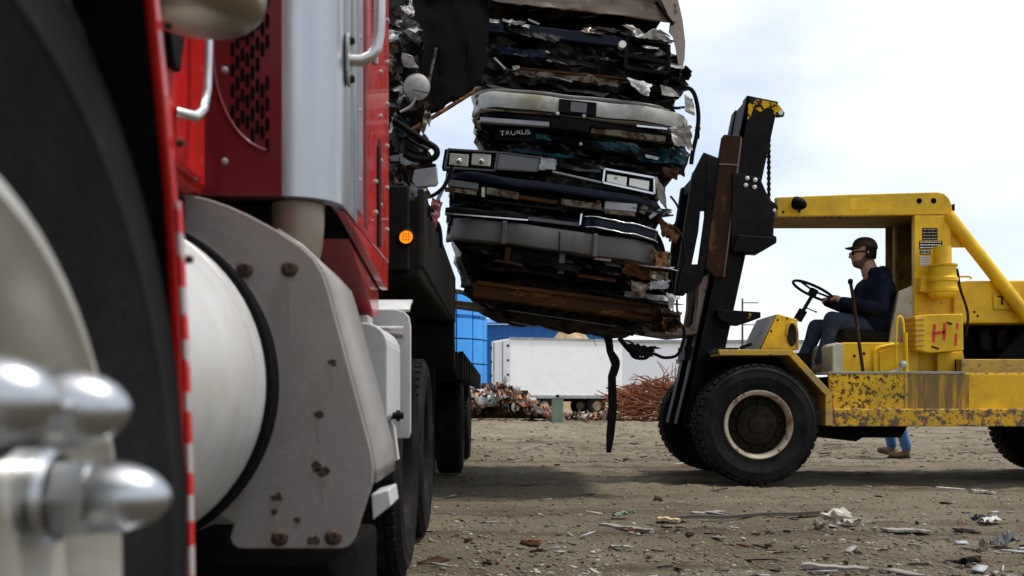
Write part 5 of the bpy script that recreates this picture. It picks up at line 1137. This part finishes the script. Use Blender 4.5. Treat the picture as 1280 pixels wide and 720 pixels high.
b.build('air_cleaner', 'yellow', fk, smooth=30)
MB().ppx([(1152, 346), (1162, 344), (1162, 366), (1150, 364)], 9.78, .1).build('cleaner_bracket', 'yellow', fk, bev=.006)
D = 9.56
hb = MB().ppx([(1144, 395), (1160, 393), (1204, 392), (1205, 438), (1163, 441), (1145, 437)], D, .30).build('battery_box', 'yellow', fk, bev=.01)
for k in range(6): MB().bar((1144, 399 + k * 6.5), (1156, 398.5 + k * 6.5), 2.2, D - .012, .32).build('rib', 'yellow_edge', hb, bev=.003)
r6 = random.Random(9)
def spray(pts, wpx):                         # hand painted stroke, uneven width
    b = MB(); P = []
    for i in range(len(pts) - 1):
        for k in range(6):
            t = k / 6; P.append((pts[i][0] + (pts[i + 1][0] - pts[i][0]) * t, pts[i][1] + (pts[i + 1][1] - pts[i][1]) * t))
    P.append(pts[-1]); n = len(P); dx, dy = P[-1][0] - P[0][0], P[-1][1] - P[0][1]; L = math.hypot(dx, dy); nx_, ny_ = -dy / L, dx / L; A = []; B = []
    for x, y in P:
        w1 = wpx / 2 * (.7 + .6 * r6.random()); w2 = wpx / 2 * (.7 + .6 * r6.random()); A.append(W(x + nx_ * w1, y + ny_ * w1, D - .004)); B.append(W(x - nx_ * w2, y - ny_ * w2, D - .004))
    b.prism(A + B[::-1], (0, .003, 0)); return b
b = MB()
for st_ in ([(1168, 405), (1167, 428)], [(1181, 404), (1180, 425)], [(1168, 417), (1181, 415)]):
    q_ = spray(st_, 3.6); b.add(q_.v, q_.f)
b.build('painted_letter', 'decal_red', hb)
for st_ in ([(1197, 404), (1196.5, 411)], [(1195.5, 417), (1194.5, 432)]): spray(st_, 2.8).build('painted_mark', 'decal_red', hb)
MB().bar((1184, 403), (1190, 405), 2, D - .01, .012).build('clasp', 'hub_dark', hb); MB().bar((1165, 433), (1174, 436), 2, D - .01, .012).build('clasp', 'hub_dark', hb)
MB().ppx([(1172, 441), (1204, 439), (1204, 466), (1172, 466)], 9.8, .2).build('bracket', 'yellow', fk, bev=.01)
b = MB(); b.tube(curve([W(x, y, 9.7) for x, y in [(1193, 336), (1197, 340), (1200, 360), (1208, 384), (1210, 400), (1207, 420)]]), .013, 8); b.build('cable', 'rust_steel', fk, smooth=60)
b = MB(); b.tube([W(1193, 338, 9.7), W(1197, 338, 9.7)], .02, 8); b.build('cable_end', 'hub_dark', fk)
b = MB(); b.tube(curve([W(x, y, 10.0) for x, y in [(1198, 349), (1199, 346), (1212, 346), (1214, 349)]], 3), .010, 6); b.build('grab_loop', 'yellow', fk, smooth=60)
b = MB(); b.tube([W(1184, 268, 9.92), W(1225, 320, 9.85), W(1282, 393, 9.77), W(1312, 432, 9.74)], .062, 20); b.build('brace_pipe', 'yellow', fk, smooth=50)
b = MB(); b.tube([W(1184, 268, 10.72), W(1225, 320, 10.72), W(1282, 393, 10.72), W(1312, 432, 10.72)], .062, 20); b.build('brace_pipe', 'yellow', fk, smooth=50)
# --- engine hood and bay
D = 9.86
MB().ppx([(1192, 353), (1210, 351), (xr, 348), (xr, 403), (1192, 404)], D, 1.0).build('engine_hood', 'yellow', fk, bev=.012)
MB().ppx([(1200, 404), (xr, 403), (xr, 449), (1212, 449)], D + .30, .4).build('engine_block', 'under_black', fk)
for k in range(5): MB().ppx([(1225 + k * 22, 412), (1238 + k * 22, 411), (1240 + k * 22, 438), (1226 + k * 22, 438)], D + .2, .12).build('engine_part', 'black_part', fk, bev=.02)
MB().ppx([(1245, 449), (1282, 412), (1300, 412), (1300, 449)], D + .1, .04).build('engine_bracket', 'black_part', fk)
MB().ppx([(1202, 449), (xr, 449), (xr, 467), (1202, 467)], D - .22, .12).build('lower_panel', 'yellow_edge', fk, bev=.006)
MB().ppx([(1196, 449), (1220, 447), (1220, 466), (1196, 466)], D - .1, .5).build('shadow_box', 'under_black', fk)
npl = MB().ppx([(1241, 367), (1275, 366), (1275, 386), (1243, 387)], D - .02, .02).build('sign_plate', 'yellow', fk, bev=.003)
text_part('lettering', 'TX', W(1260, 376, D - .024), .13, 0, 'black', npl, ext=.002, sx=1.25)
for (x, y) in ((1218, 390), (1222, 395), (1210, 398)): MB().lathe([(0, -.006), (.012, -.003), (.014, .003)], 'y', W(x, y, D), 10).build('screw', 'hub_dark', fk)
MB().ppx([(1560, 380), (1680, 380), (1700, 540), (1560, 540)], DF + .02, 1.9).build('counterweight', 'yellow_edge', fk, bev=.05)

# --- mast
def mast_side(Dm, near):
    d = Dm - 9.88
    q = lambda pts: [Vector((p.x, Dm, p.z)) for p in (W(x, y, 9.88) for x, y in pts)]
    up = [(934, 119), (973, 127), (969, 148), (906, 440), (886, 530), (846, 530), (858, 480), (905, 262)]
    b = MB(); b.prism(q(up), (0, .05 if near else .05, 0)); ms_ = b.build('mast_upright', 'mast_black', fk, bev=.006)
    b = MB(); b.prism(q([(934, 119), (905, 262), (858, 480), (846, 530), (853, 530), (865, 480), (912, 262), (940, 121)]), (0, .17 if near else -.12, 0)); b.build('mast_flange', 'mast_black', ms_, bev=.004)
    if near:
        b = MB(); b.prism([p + Vector((0, -.006, 0)) for p in q([(936, 122), (970, 129), (967, 138), (958, 135), (950, 140), (942, 134), (938, 146), (934, 150)])], (0, .006, 0)); b.build('worn_tip', 'mast_tip', ms_)
    return ms_
mu = mast_side(9.88, True); mast_side(10.5, False)
zt_ = lambda x, y: W(x, y, 9.88)
MB().prism([W(x, y, 9.88) + Vector((0, .18, 0)) for x, y in [(935, 121), (946, 124), (938, 164), (927, 164)]], (0, .40, 0)).build('mast_crosshead', 'mast_black', fk, bev=.006)
for (x, y, hh, ww) in ((905, 260, 16, 14), (868, 440, 18, 16)):
    p = W(x, y, 9.88); b = MB(); b.box2((p.x - ww * S(9.88) / 2, 10.06, p.z - hh * S(9.88) / 2), (p.x + ww * S(9.88) / 2, 10.44, p.z + hh * S(9.88) / 2)); b.build('mast_crosshead', 'mast_black', fk, bev=.006)
b = MB(); b.prism([W(x, y, 9.87) for x, y in [(969, 129), (974, 131), (981, 141), (980, 145), (972, 146), (967, 143)]], (0, .04, 0)); eye = b.build('lifting_eye', 'mast_tip', fk, bev=.003)
MB().lathe([(0, -.004), (.024, -.003), (.024, .05), (0, .05)], 'y', W(976, 141, 9.87), 14).build('eye_hole', 'decal_white', eye)
# inner rusty channel
for dy in (0,):
    b = MB(); b.prism([W(x, y, 9.83) + Vector((0, dy, 0)) for x, y in [(905, 168), (927, 170), (921, 212), (905, 346), (894, 346), (882, 334), (890, 268), (900, 200)]], (0, .14, 0)); b.build('inner_channel', 'rust_steel', fk, bev=.006)
MB().bar((899, 205), (924, 206), 1.6, 9.822, .02).build('weld_line', 'fork_steel', fk)
MB().bar((905, 346), (927, 172), 2, 9.825, .02).build('channel_edge', 'fork_steel', fk)
# bracket plate with bolts
b = MB(); b.prism([W(x, y, 9.80) for x, y in [(916, 215), (950, 222), (962, 249), (972, 256), (973, 262), (968, 264), (967, 294), (971, 296), (970, 304), (948, 317), (935, 318), (914, 310)]], (0, .07, 0)); bpl = b.build('guard_bracket', 'mast_black', fk, bev=.006)
b = MB(); b.prism([W(x, y, 9.76) for x, y in [(922, 293), (971, 297), (971, 303), (948, 317), (916, 314)]], (0, .15, 0)); b.build('bracket_foot', 'mast_black', bpl, bev=.008)
bolt = None
for (x, y) in ((934, 223), (944, 225), (932, 231.5), (943, 234)):
    p = W(x, y, 9.80)
    if bolt is None: bolt = MB().lathe([(0, -.018), (.013, -.016), (.021, -.010), (.022, .002)], 'y', p, 14).build('bolt', 'decal_white', bpl, smooth=35, origin=p)
    else: dup(bolt, bpl, p)
MB().lathe([(0, -.012), (.016, -.008), (.018, .004)], 'y', W(968, 263, 9.80), 12).build('pin', 'decal_white', bpl, smooth=40)
# lift chain
b = MB(); p0, p1 = W(961, 152, 9.98), W(961, 250, 9.98)
for k in range(30):
    p = p0.lerp(p1, k / 29); b.box(p, (.034 if k % 2 else .022, .03, .024)); b.box(p, (.012, .05, .03))
b.build('lift_chain', 'hub_dark', fk)
b = MB(); b.tube([W(953, 150, 10.22), W(898, 440, 10.22)], .05, 12); b.build('lift_ram', 'black_part', fk, smooth=50)
# tilt step bracket low on the mast
b = MB(); b.prism([W(x, y, 9.75) for x, y in [(896, 387), (920, 388), (951, 390), (951, 397), (938, 402), (926, 406), (912, 405), (897, 397)]], (0, .2, 0)); tb = b.build('tilt_bracket', 'mast_chipped', fk, bev=.006)
# carriage backrest: two slotted side plates with crossbars
for dy in (0, .6):
    dv = Vector((0, dy, 0)); parts = []
    for pts in ([(866, 218), (880, 216), (873, 290), (862, 344), (856, 369), (843, 369)], [(884, 194), (899, 198), (888, 300), (878, 342), (872, 342), (882, 270)], [(866, 218), (880, 190), (898, 197), (886, 262), (878, 262), (872, 268)], [(862, 330), (882, 330), (878, 352), (866, 363), (852, 369), (845, 369)]):
        if dy and len(parts): continue
        b = MB(); b.prism([W(x, y, 9.84) + dv + Vector((0, .004 * len(parts), 0)) for x, y in pts], (0, .09, 0)); parts.append(b.build('backrest_plate', 'mast_black', fk, bev=.004))
for (x, y) in ((872, 225), (858, 350), (884, 205)): MB().box(W(x, y, 9.84) + Vector((0, .34, 0)), (.07, .56, .10)).build('backrest_crossbar', 'mast_black', fk, bev=.006)
# forks
for dy in (0, .50):
    b = MB(); dv = Vector((0, dy, 0)); th = 9
    sh = [(886, 342), (885, 380), (880, 404)] + [(880 - 12 + 12 * math.cos(R(q)), 404 + 14 * math.sin(R(q)) + 0) for q in (20, 50, 80)] + [(846, 420), (800, 413), (560, 378), (560, 374), (800, 404), (846, 409), (864, 410), (868, 404), (872, 380), (873, 350)]
    b.prism([W(x, y, 9.9) + dv for x, y in sh], (0, .14, 0)); b.build('fork', 'fork_steel', fk, bev=.008)

# ================================================================== people
def ball(c, r_, n=10):
    out = []
    for i in range(n + 1):
        t = math.pi * i / n
        for k in range(2 * n): out.append(Vector(c) + Vector((r_ * math.sin(t) * math.cos(math.pi * k / n), r_ * math.sin(t) * math.sin(math.pi * k / n), r_ * math.cos(t))))
    return out
def figure(name, segs, parent, mats, vox=.011, sm=3):
    """One continuous body: tapered limbs fused into a single skin; segs = (p0, r0, p1, r1, material slot)."""
    bm = bmesh.new()
    for p0, r0, p1, r1, _ in segs:
        q = bmesh.new()
        for v in ball(p0, r0, 7) + ball(p1, r1, 7): q.verts.new(v)
        bmesh.ops.remove_doubles(q, verts=q.verts, dist=1e-5)
        h = bmesh.ops.convex_hull(q, input=q.verts); bmesh.ops.delete(q, geom=list({g for g in h['geom_interior'] + h['geom_unused'] if isinstance(g, bmesh.types.BMVert)}), context='VERTS')
        tmp = bpy.data.meshes.new('q'); q.to_mesh(tmp); q.free(); bm.from_mesh(tmp); bpy.data.meshes.remove(tmp)
    me = bpy.data.meshes.new('q'); bm.to_mesh(me); bm.free(); o = bpy.data.objects.new('q', me); col.objects.link(o)
    m = o.modifiers.new('r', 'REMESH'); m.mode = 'VOXEL'; m.voxel_size = vox
    m = o.modifiers.new('s', 'SMOOTH'); m.iterations = sm; m.factor = .5
    bpy.context.view_layer.update(); dg = bpy.context.evaluated_depsgraph_get(); m2 = bpy.data.meshes.new_from_object(o.evaluated_get(dg)); bpy.data.objects.remove(o)
    A = np.array([s[0] for s in segs]); B = np.array([s[2] for s in segs]); r0 = np.array([s[1] for s in segs]); r1 = np.array([s[3] for s in segs]); sl = np.array([s[4] for s in segs])
    nv = len(m2.vertices); co = np.zeros(nv * 3, np.float32); m2.vertices.foreach_get('co', co); co = co.reshape(-1, 3)
    AB = B - A; L2 = (AB ** 2).sum(1) + 1e-9
    best = np.full(nv, 1e9); idx = np.zeros(nv, int)
    for i in range(len(segs)):
        t = np.clip(((co - A[i]) @ AB[i]) / L2[i], 0, 1); dd = np.linalg.norm(co - (A[i] + t[:, None] * AB[i]), axis=1) - (r0[i] + (r1[i] - r0[i]) * t); k = dd < best; best[k] = dd[k]; idx[k] = sl[i]
    for mm in mats: m2.materials.append(MATS[mm])
    pv = np.array([p.vertices[0] for p in m2.polygons]); m2.polygons.foreach_set('material_index', idx[pv].astype(np.int32))
    for p in m2.polygons: p.use_smooth = True
    base = WL[parent.name]; m2.transform(Matrix.Translation(-base)); m2.name = name
    o = bpy.data.objects.new(name, m2); col.objects.link(o); o.parent = parent; WL[o.name] = base; return o

# --- the driver, seated, looking left at the load
DP = 10.24
def J(px, py, dy=0): return W(px, py, DP) + Vector((0, dy, 0))
drv = thing('person', J(1085, 466), 'man in dark hoodie, jeans and cap sitting at the forklift steering wheel', 'person')
H_ = J(1078, 317)
def hh(x, y, z): return H_ + Vector((x, y, z)) * 1.1
sg = []
def seg(a, ra, b_, rb, s): sg.append((tuple(a), ra, tuple(b_), rb, s))
# head: skull, face, jaw, nose, ears, neck  (slot 0 skin)
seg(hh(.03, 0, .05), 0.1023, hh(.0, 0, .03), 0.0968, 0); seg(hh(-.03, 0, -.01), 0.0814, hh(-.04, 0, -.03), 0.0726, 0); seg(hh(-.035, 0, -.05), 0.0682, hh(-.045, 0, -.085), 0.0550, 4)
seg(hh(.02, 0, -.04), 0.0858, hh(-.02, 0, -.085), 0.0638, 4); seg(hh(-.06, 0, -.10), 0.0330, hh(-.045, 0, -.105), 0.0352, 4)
seg(hh(-.098, 0, .0), 0.0132, hh(-.118, 0, -.032), 0.0154, 0); seg(hh(-.088, 0, -.062), 0.0154, hh(-.092, 0, -.07), 0.0132, 0)
seg(hh(-.07, -.03, .015), 0.0286, hh(-.07, .03, .015), 0.0286, 0)
for s_ in (-1, 1): seg(hh(.02, s_ * .088, .005), 0.0198, hh(.015, s_ * .086, -.03), 0.0143, 0)
seg(hh(.035, 0, -.06), 0.0726, J(1088, 342), 0.0858, 0)
# torso (slot 1 hoodie)
CH = J(1094, 364); PV = J(1086, 414)
seg(J(1091, 345, -.06), .075, J(1091, 345, .06), .075, 1)
seg(J(1095, 352, -.15), .095, J(1095, 352, .15), .095, 1); seg(J(1093, 364, -.13), .158, J(1093, 364, .13), .158, 1)
seg(J(1091, 366, -.09), .165, J(1090, 402, -.09), .168, 1); seg(J(1091, 366, .09), .165, J(1090, 402, .09), .168, 1); seg(J(1083, 388, 0), .16, J(1082, 402, 0), .155, 1)
seg(J(1100, 341, -.07), .065, J(1108, 356, 0), .065, 1); seg(J(1100, 341, .07), .065, J(1108, 356, 0), .065, 1); seg(J(1088, 342, -.08), .05, J(1100, 341, -.07), .06, 1); seg(J(1088, 342, .08), .05, J(1100, 341, .07), .06, 1)      # hood
for s_ in (-1, 1):
    sh = J(1094, 355, s_ * .205); el = J(1088, 389, s_ * .26); wr = J(1047, 379, s_ * .17) if s_ < 0 else J(1040, 376, s_ * .14)
    seg(sh, .092, el, .076, 1); seg(el, .076, wr, .050, 1); seg(J(1095, 350, s_ * .13), .075, sh, .078, 1)
    # hand: palm, fingers curled round the rim, thumb
    gp_ = sc_c + ax * rw * math.cos(R(s_ * 38)) + ay * rw * math.sin(R(s_ * 38)); pm = wr.lerp(gp_, .62) + Vector((0, 0, .012))
    seg(wr, .030, pm, .030, 0)
    for k in range(4):
        off = Vector((0, (k - 1.5) * .021, 0)); kn = pm.lerp(gp_, .55) + off + Vector((0, 0, .018)); mid = gp_ + off + Vector((-.014, 0, .022)); tip = gp_ + off * .9 + Vector((-.018, 0, -.018 - .003 * (k in (1, 2))))
        seg(pm + off * .8, .015, kn, .011, 0); seg(kn, .0105, mid, .0095, 0); seg(mid, .0095, tip, .008, 0)
    th_ = pm + Vector((.0, -s_ * .032, .004)); seg(pm + Vector((.012, -s_ * .015, 0)), .016, th_, .012, 0); seg(th_, .011, gp_ + Vector((.012, -s_ * .045, .012)), .009, 0)
# pelvis, legs (slot 2 jeans)
seg(J(1090, 412, -.09), .12, J(1090, 412, .09), .12, 2)
for s_ in (-1, 1):
    hip = J(1084, 412, s_ * .10); kn = J(1034 if s_ < 0 else 1026, 401 if s_ < 0 else 408, s_ * .15); an = J(1020 if s_ < 0 else 1006, 452 if s_ < 0 else 452, s_ * .14)
    seg(hip, .118, kn, .085, 2); seg(kn, .087, kn.lerp(an, .4) + Vector((.015, 0, 0)), .074, 2); seg(kn.lerp(an, .4) + Vector((.015, 0, 0)), .074, an, .058, 2)
    seg(an + Vector((0, 0, -.02)), .05, an + Vector((0, 0, -.06)), .05, 3); seg(an + Vector((.04, 0, -.085)), .042, an + Vector((-.13, 0, -.09)), .036, 3)
figure('body', sg, drv, ['skin', 'hoodie', 'denim_dark', 'boot', 'stubble_shade'], vox=.0085)
# cap, sunglasses, hair
b = MB(); cp = hh(.024, 0, .062); vs = []; n = 24
for i in range(7):
    t = i / 6 * math.pi / 2
    for k in range(n):
        a = 2 * math.pi * k / n; r_ = math.cos(t) ** .75; vs.append(cp + Vector((.124 * r_ * math.cos(a), .108 * r_ * math.sin(a), -.01 + .106 * math.sin(t) ** 1.0 + .012 * (-math.cos(a)) * (1 - i / 6))))
b.add(vs, [(i * n + k, i * n + (k + 1) % n, (i + 1) * n + (k + 1) % n, (i + 1) * n + k) for i in range(6) for k in range(n)])
cap = b.build('cap', 'cap_cloth', drv, smooth=60, solid=.006)
b = MB(); vs = []; n = 12
for i in range(5):
    for k in range(n + 1):
        a = R(-62 + 124 * k / n); u = i / 4; r0_, r1_ = .110, .200; rr_ = r0_ + (r1_ - r0_) * u * math.cos(a) ** .6; vs.append(cp + Vector((-rr_ * math.cos(a) - .004, (.102 + .0 * u) * math.sin(a) * (1 - .12 * u), .004 - .018 * u - .020 * (math.sin(a) ** 2) * u)))
b.add(vs, [(i * (n + 1) + k, i * (n + 1) + k + 1, (i + 1) * (n + 1) + k + 1, (i + 1) * (n + 1) + k) for i in range(4) for k in range(n)]); b.build('brim', 'cap_cloth', cap, smooth=60, solid=.008)
b = MB()
for s_ in (-1, 1): b.prism([hh(-.097, s_ * .035, .0) + Vector((0, .028 * math.cos(R(q)), .020 * math.sin(R(q)) - .002)) for q in range(0, 360, 30)], (-.008, 0, 0)); b.tube([hh(-.092, s_ * .062, .008), hh(-.03, s_ * .092, .010), hh(.02, s_ * .095, .008)], .0065, 6)
b.build('sunglasses', 'black', drv)
b = MB(); vs = []; n = 18
for i in range(6):
    for k in range(n + 1):
        a = R(-105 + 210 * k / n); z = .055 - .022 * i; vs.append(hh(.024, 0, 0) + Vector((1.1 * .103 * math.cos(a) * (1 - .02 * i), 1.1 * .097 * math.sin(a), z)))
b.add(vs, [(i * (n + 1) + k, i * (n + 1) + k + 1, (i + 1) * (n + 1) + k + 1, (i + 1) * (n + 1) + k) for i in range(5) for k in range(n)]); b.build('hair', 'hair', drv, smooth=60, solid=.01)
# --- man on foot behind the forklift
DW = 13.7; p0 = W(1118, 572, DW)
wk = thing('person', (p0.x, DW, 0), 'person in blue jeans and brown boots walking behind the forklift', 'person')
def K(x, y, z): return Vector((p0.x + x, DW + y, z))
sg = []
for s_, kn, an, toe in ((-1, K(.02, -.1, .50), K(.12, -.1, .10), K(-.08, -.1, .045)), (1, K(-.06, .1, .50), K(.0, .1, .12), K(-.16, .1, .10))):
    hip = K(.05, s_ * .1, .90); seg(hip, .10, kn, .075, 2); seg(kn, .075, an + Vector((0, 0, .06)), .068, 2); seg(an + Vector((0, 0, .04)), .05, an + Vector((0, 0, -.03)), .052, 3); seg(an + Vector((.0, 0, -.05)), .045, toe, .042, 3)
seg(K(.05, -.08, .95), .12, K(.05, .08, .95), .12, 2); seg(K(.05, -.07, 1.05), .125, K(.06, -.1, 1.35), .12, 1); seg(K(.05, .07, 1.05), .125, K(.06, .1, 1.35), .12, 1); seg(K(.06, 0, 1.42), .06, K(.03, 0, 1.55), .06, 0)
seg(K(.03, 0, 1.64), .09, K(.0, 0, 1.57), .07, 0)
for s_ in (-1, 1):
    e = K(.12 * -s_ + .06, s_ * .24, 1.12); hnd = K(-.12 * s_, s_ * .22, .92); seg(K(.06, s_ * .18, 1.38), .07, e, .055, 1); seg(e, .052, hnd, .038, 1); seg(hnd, .034, hnd + Vector((-.02, 0, -.07)), .028, 0)
    for k in range(4): seg(hnd + Vector((-.02, (k - 1.5) * .018, -.07)), .011, hnd + Vector((-.04, (k - 1.5) * .018, -.13)), .009, 0)
    seg(hnd + Vector((-.01, 0, -.04)), .012, hnd + Vector((-.05, -s_ * .02, -.08)), .01, 0)
figure('body', sg, wk, ['skin', 'hoodie', 'denim_blue', 'boot'], vox=.014)
b = MB(); b.lathe([(.098, 1.60), (.102, 1.66), (.085, 1.72), (.04, 1.755), (0, 1.76)], 'z', (p0.x + .035, DW, 0), 18); b.build('hair', 'hair', wk, smooth=60)
b = MB(); b.box2((p0.x - .12, DW - .15, .0), (p0.x + .17, DW - .05, .03)); b.build('boot_sole', 'sole', wk, bev=.01)

# ================================================================== things lying on the ground
def gpt(px, py):
    D_ = HCAM * FPX / (py - CY); p = W(px, py, D_); p.z = gz(p.x, p.y); return p
def lump(name, px, py, size, m, label, cat, seed, sub=3):
    p = gpt(px, py); bm = bmesh.new(); bmesh.ops.create_icosphere(bm, subdivisions=sub, radius=1)
    b = MB(); idx = {}
    for i, v in enumerate(bm.verts):
        q = v.co.copy(); f = 1 + .45 * fbm(q * 1.6 + Vector((seed, 0, 0))) + .2 * noise.noise(q * 5 + Vector((seed, 1, 0))); b.v.append(Vector((q.x * size[0] * f, q.y * size[1] * f, max(-.2, q.z) * size[2] * f)) + p + Vector((0, 0, size[2] * .12)))
    b.f = [tuple(v.index for v in f.verts) for f in bm.faces]; bm.free(); return tag(b.build(name, m, smooth=25, origin=p), label, cat)
def board(name, px0, py0, px1, py1, wd, th, m, label, cat, lift=.0, seed=0):
    a = gpt(px0, py0); e = gpt(px1, py1); d = (e - a); n = 14; b = MB(); vs = []; sv = Vector((-d.y, d.x, 0)).normalized()
    a.z += .01; e.z += .01 + lift
    for i in range(n + 1):
        s_ = i / n; c = a.lerp(e, s_) + Vector((0, 0, .012 * noise.noise(Vector((s_ * 4, seed, 0))))); w_ = wd * (1 + .25 * noise.noise(Vector((s_ * 9, seed, 3)))) * (1 if 0 < i < n else .75) / 2
        for sx, sz in ((-1, 0), (1, 0), (1, 1), (-1, 1)): vs.append(c + sv * sx * w_ + Vector((0, 0, sz * th)))
    b.add(vs, [(4 * i + k, 4 * i + (k + 1) % 4, 4 * i + 4 + (k + 1) % 4, 4 * i + 4 + k) for i in range(n) for k in range(4)] + [(3, 2, 1, 0), (4 * n, 4 * n + 1, 4 * n + 2, 4 * n + 3)])
    return tag(b.build(name, m, origin=(a + e) / 2), label, cat)
def crumple(name, px, py, size, m, label, cat, seed, h=.05):
    p = gpt(px, py); b = MB(); n = 10; vs = []
    for i in range(n + 1):
        for j in range(n + 1):
            u, v = i / n - .5, j / n - .5; q = Vector((u * 1.7, v * 1.7, seed * 1.37)); r_ = 1 + .4 * noise.noise(Vector((math.atan2(v, u + 1e-6), seed, 2)))
            vs.append(p + Vector((u * size[0] * r_, v * size[1] * r_, .010 + h * abs(noise.noise(q * 1.3)) + h * .35 * abs(noise.noise(q * 3.1)) + h * .5 * max(0, u + .1))))
    b.add(vs, [(i * (n + 1) + j, (i + 1) * (n + 1) + j, (i + 1) * (n + 1) + j + 1, i * (n + 1) + j + 1) for i in range(n) for j in range(n)])
    return tag(b.build(name, m, solid=.003, origin=p), label, cat)
board('plank', 838, 652, 1025, 647, .04, .022, 'pole_wood', 'long thin dark plank lying left of the pale plaster lump', 'plank', seed=1)
board('plank', 822, 653, 850, 654, .08, .02, 'sand', 'short tan splinter at the end of the long dark plank', 'plank', seed=2)
board('plank', 866, 644, 905, 643, .10, .02, 'timber', 'pale grey splinter lying above the long dark plank', 'plank', seed=3)
board('plank', 752, 657, 815, 666, .06, .02, 'timber', 'grey weathered board lying below the hanging rubber strip', 'plank', seed=4)
board('plank', 1002, 711, 1086, 714, .07, .018, 'timber', 'flat grey lath at the very front edge of the ground', 'plank', seed=5)
board('plank', 766, 682, 790, 691, .03, .008, 'scrap_white', 'small white strip of board in the front dirt', 'plank', lift=.01, seed=6)
board('plank', 1170, 611, 1205, 613, .08, .008, 'plaster', 'white flat strip lying right of the forklift front wheel', 'plank', seed=7)
board('plank', 1213, 615, 1243, 615, .08, .02, 'plaster', 'pale flat strip lying near the right edge of the picture', 'plank', seed=8)
board('plank', 1105, 664, 1160, 662, .10, .014, 'timber', 'flat pale slab between the plaster lump and the torn sheet', 'slab', seed=9)
lump('plaster_lump', 1048, 652, (.10, .08, .075), 'plaster', 'pale crumbled plaster lump right of the long plank', 'rubble', 3)
lump('stone', 1025, 662, (.055, .05, .06), 'stone', 'round brown stone in front of the plaster lump', 'stone', 5)
crumple('torn_sheet', 1064, 656, (.10, .09), 'plaster', 'crumpled pale sheet beside the plaster lump', 'sheet', 7, .045)
crumple('torn_sheet', 1238, 654, (.13, .10), 'scrap_white', 'torn white sheet with raised corner near the right edge', 'sheet', 8, .055)
crumple('plastic_scrap', 1224, 650, (.09, .08), 'car_navy', 'dark blue plastic scrap left of the torn white sheet', 'scrap', 9, .06)
crumple('plastic_scrap', 1254, 681, (.13, .10), 'strip_grey', 'crumpled grey plastic scrap at the lower right', 'scrap', 10, .08)
lump('stone', 1230, 686, (.035, .03, .06), 'stone', 'upright dark stone beside the crumpled grey plastic', 'stone', 12)
crumple('plastic_scrap', 776, 648, (.10, .09), 'green_box', 'small greenish crumpled scrap above the weathered board', 'scrap', 13, .06)
lump('stone', 963, 688, (.02, .02, .014), 'sand', 'small yellow chip in the front dirt', 'chip', 14, 2)
crumple('plastic_scrap', 1206, 706, (.08, .06), 'trim_black', 'little black scrap near the bottom right corner', 'scrap', 15, .05)
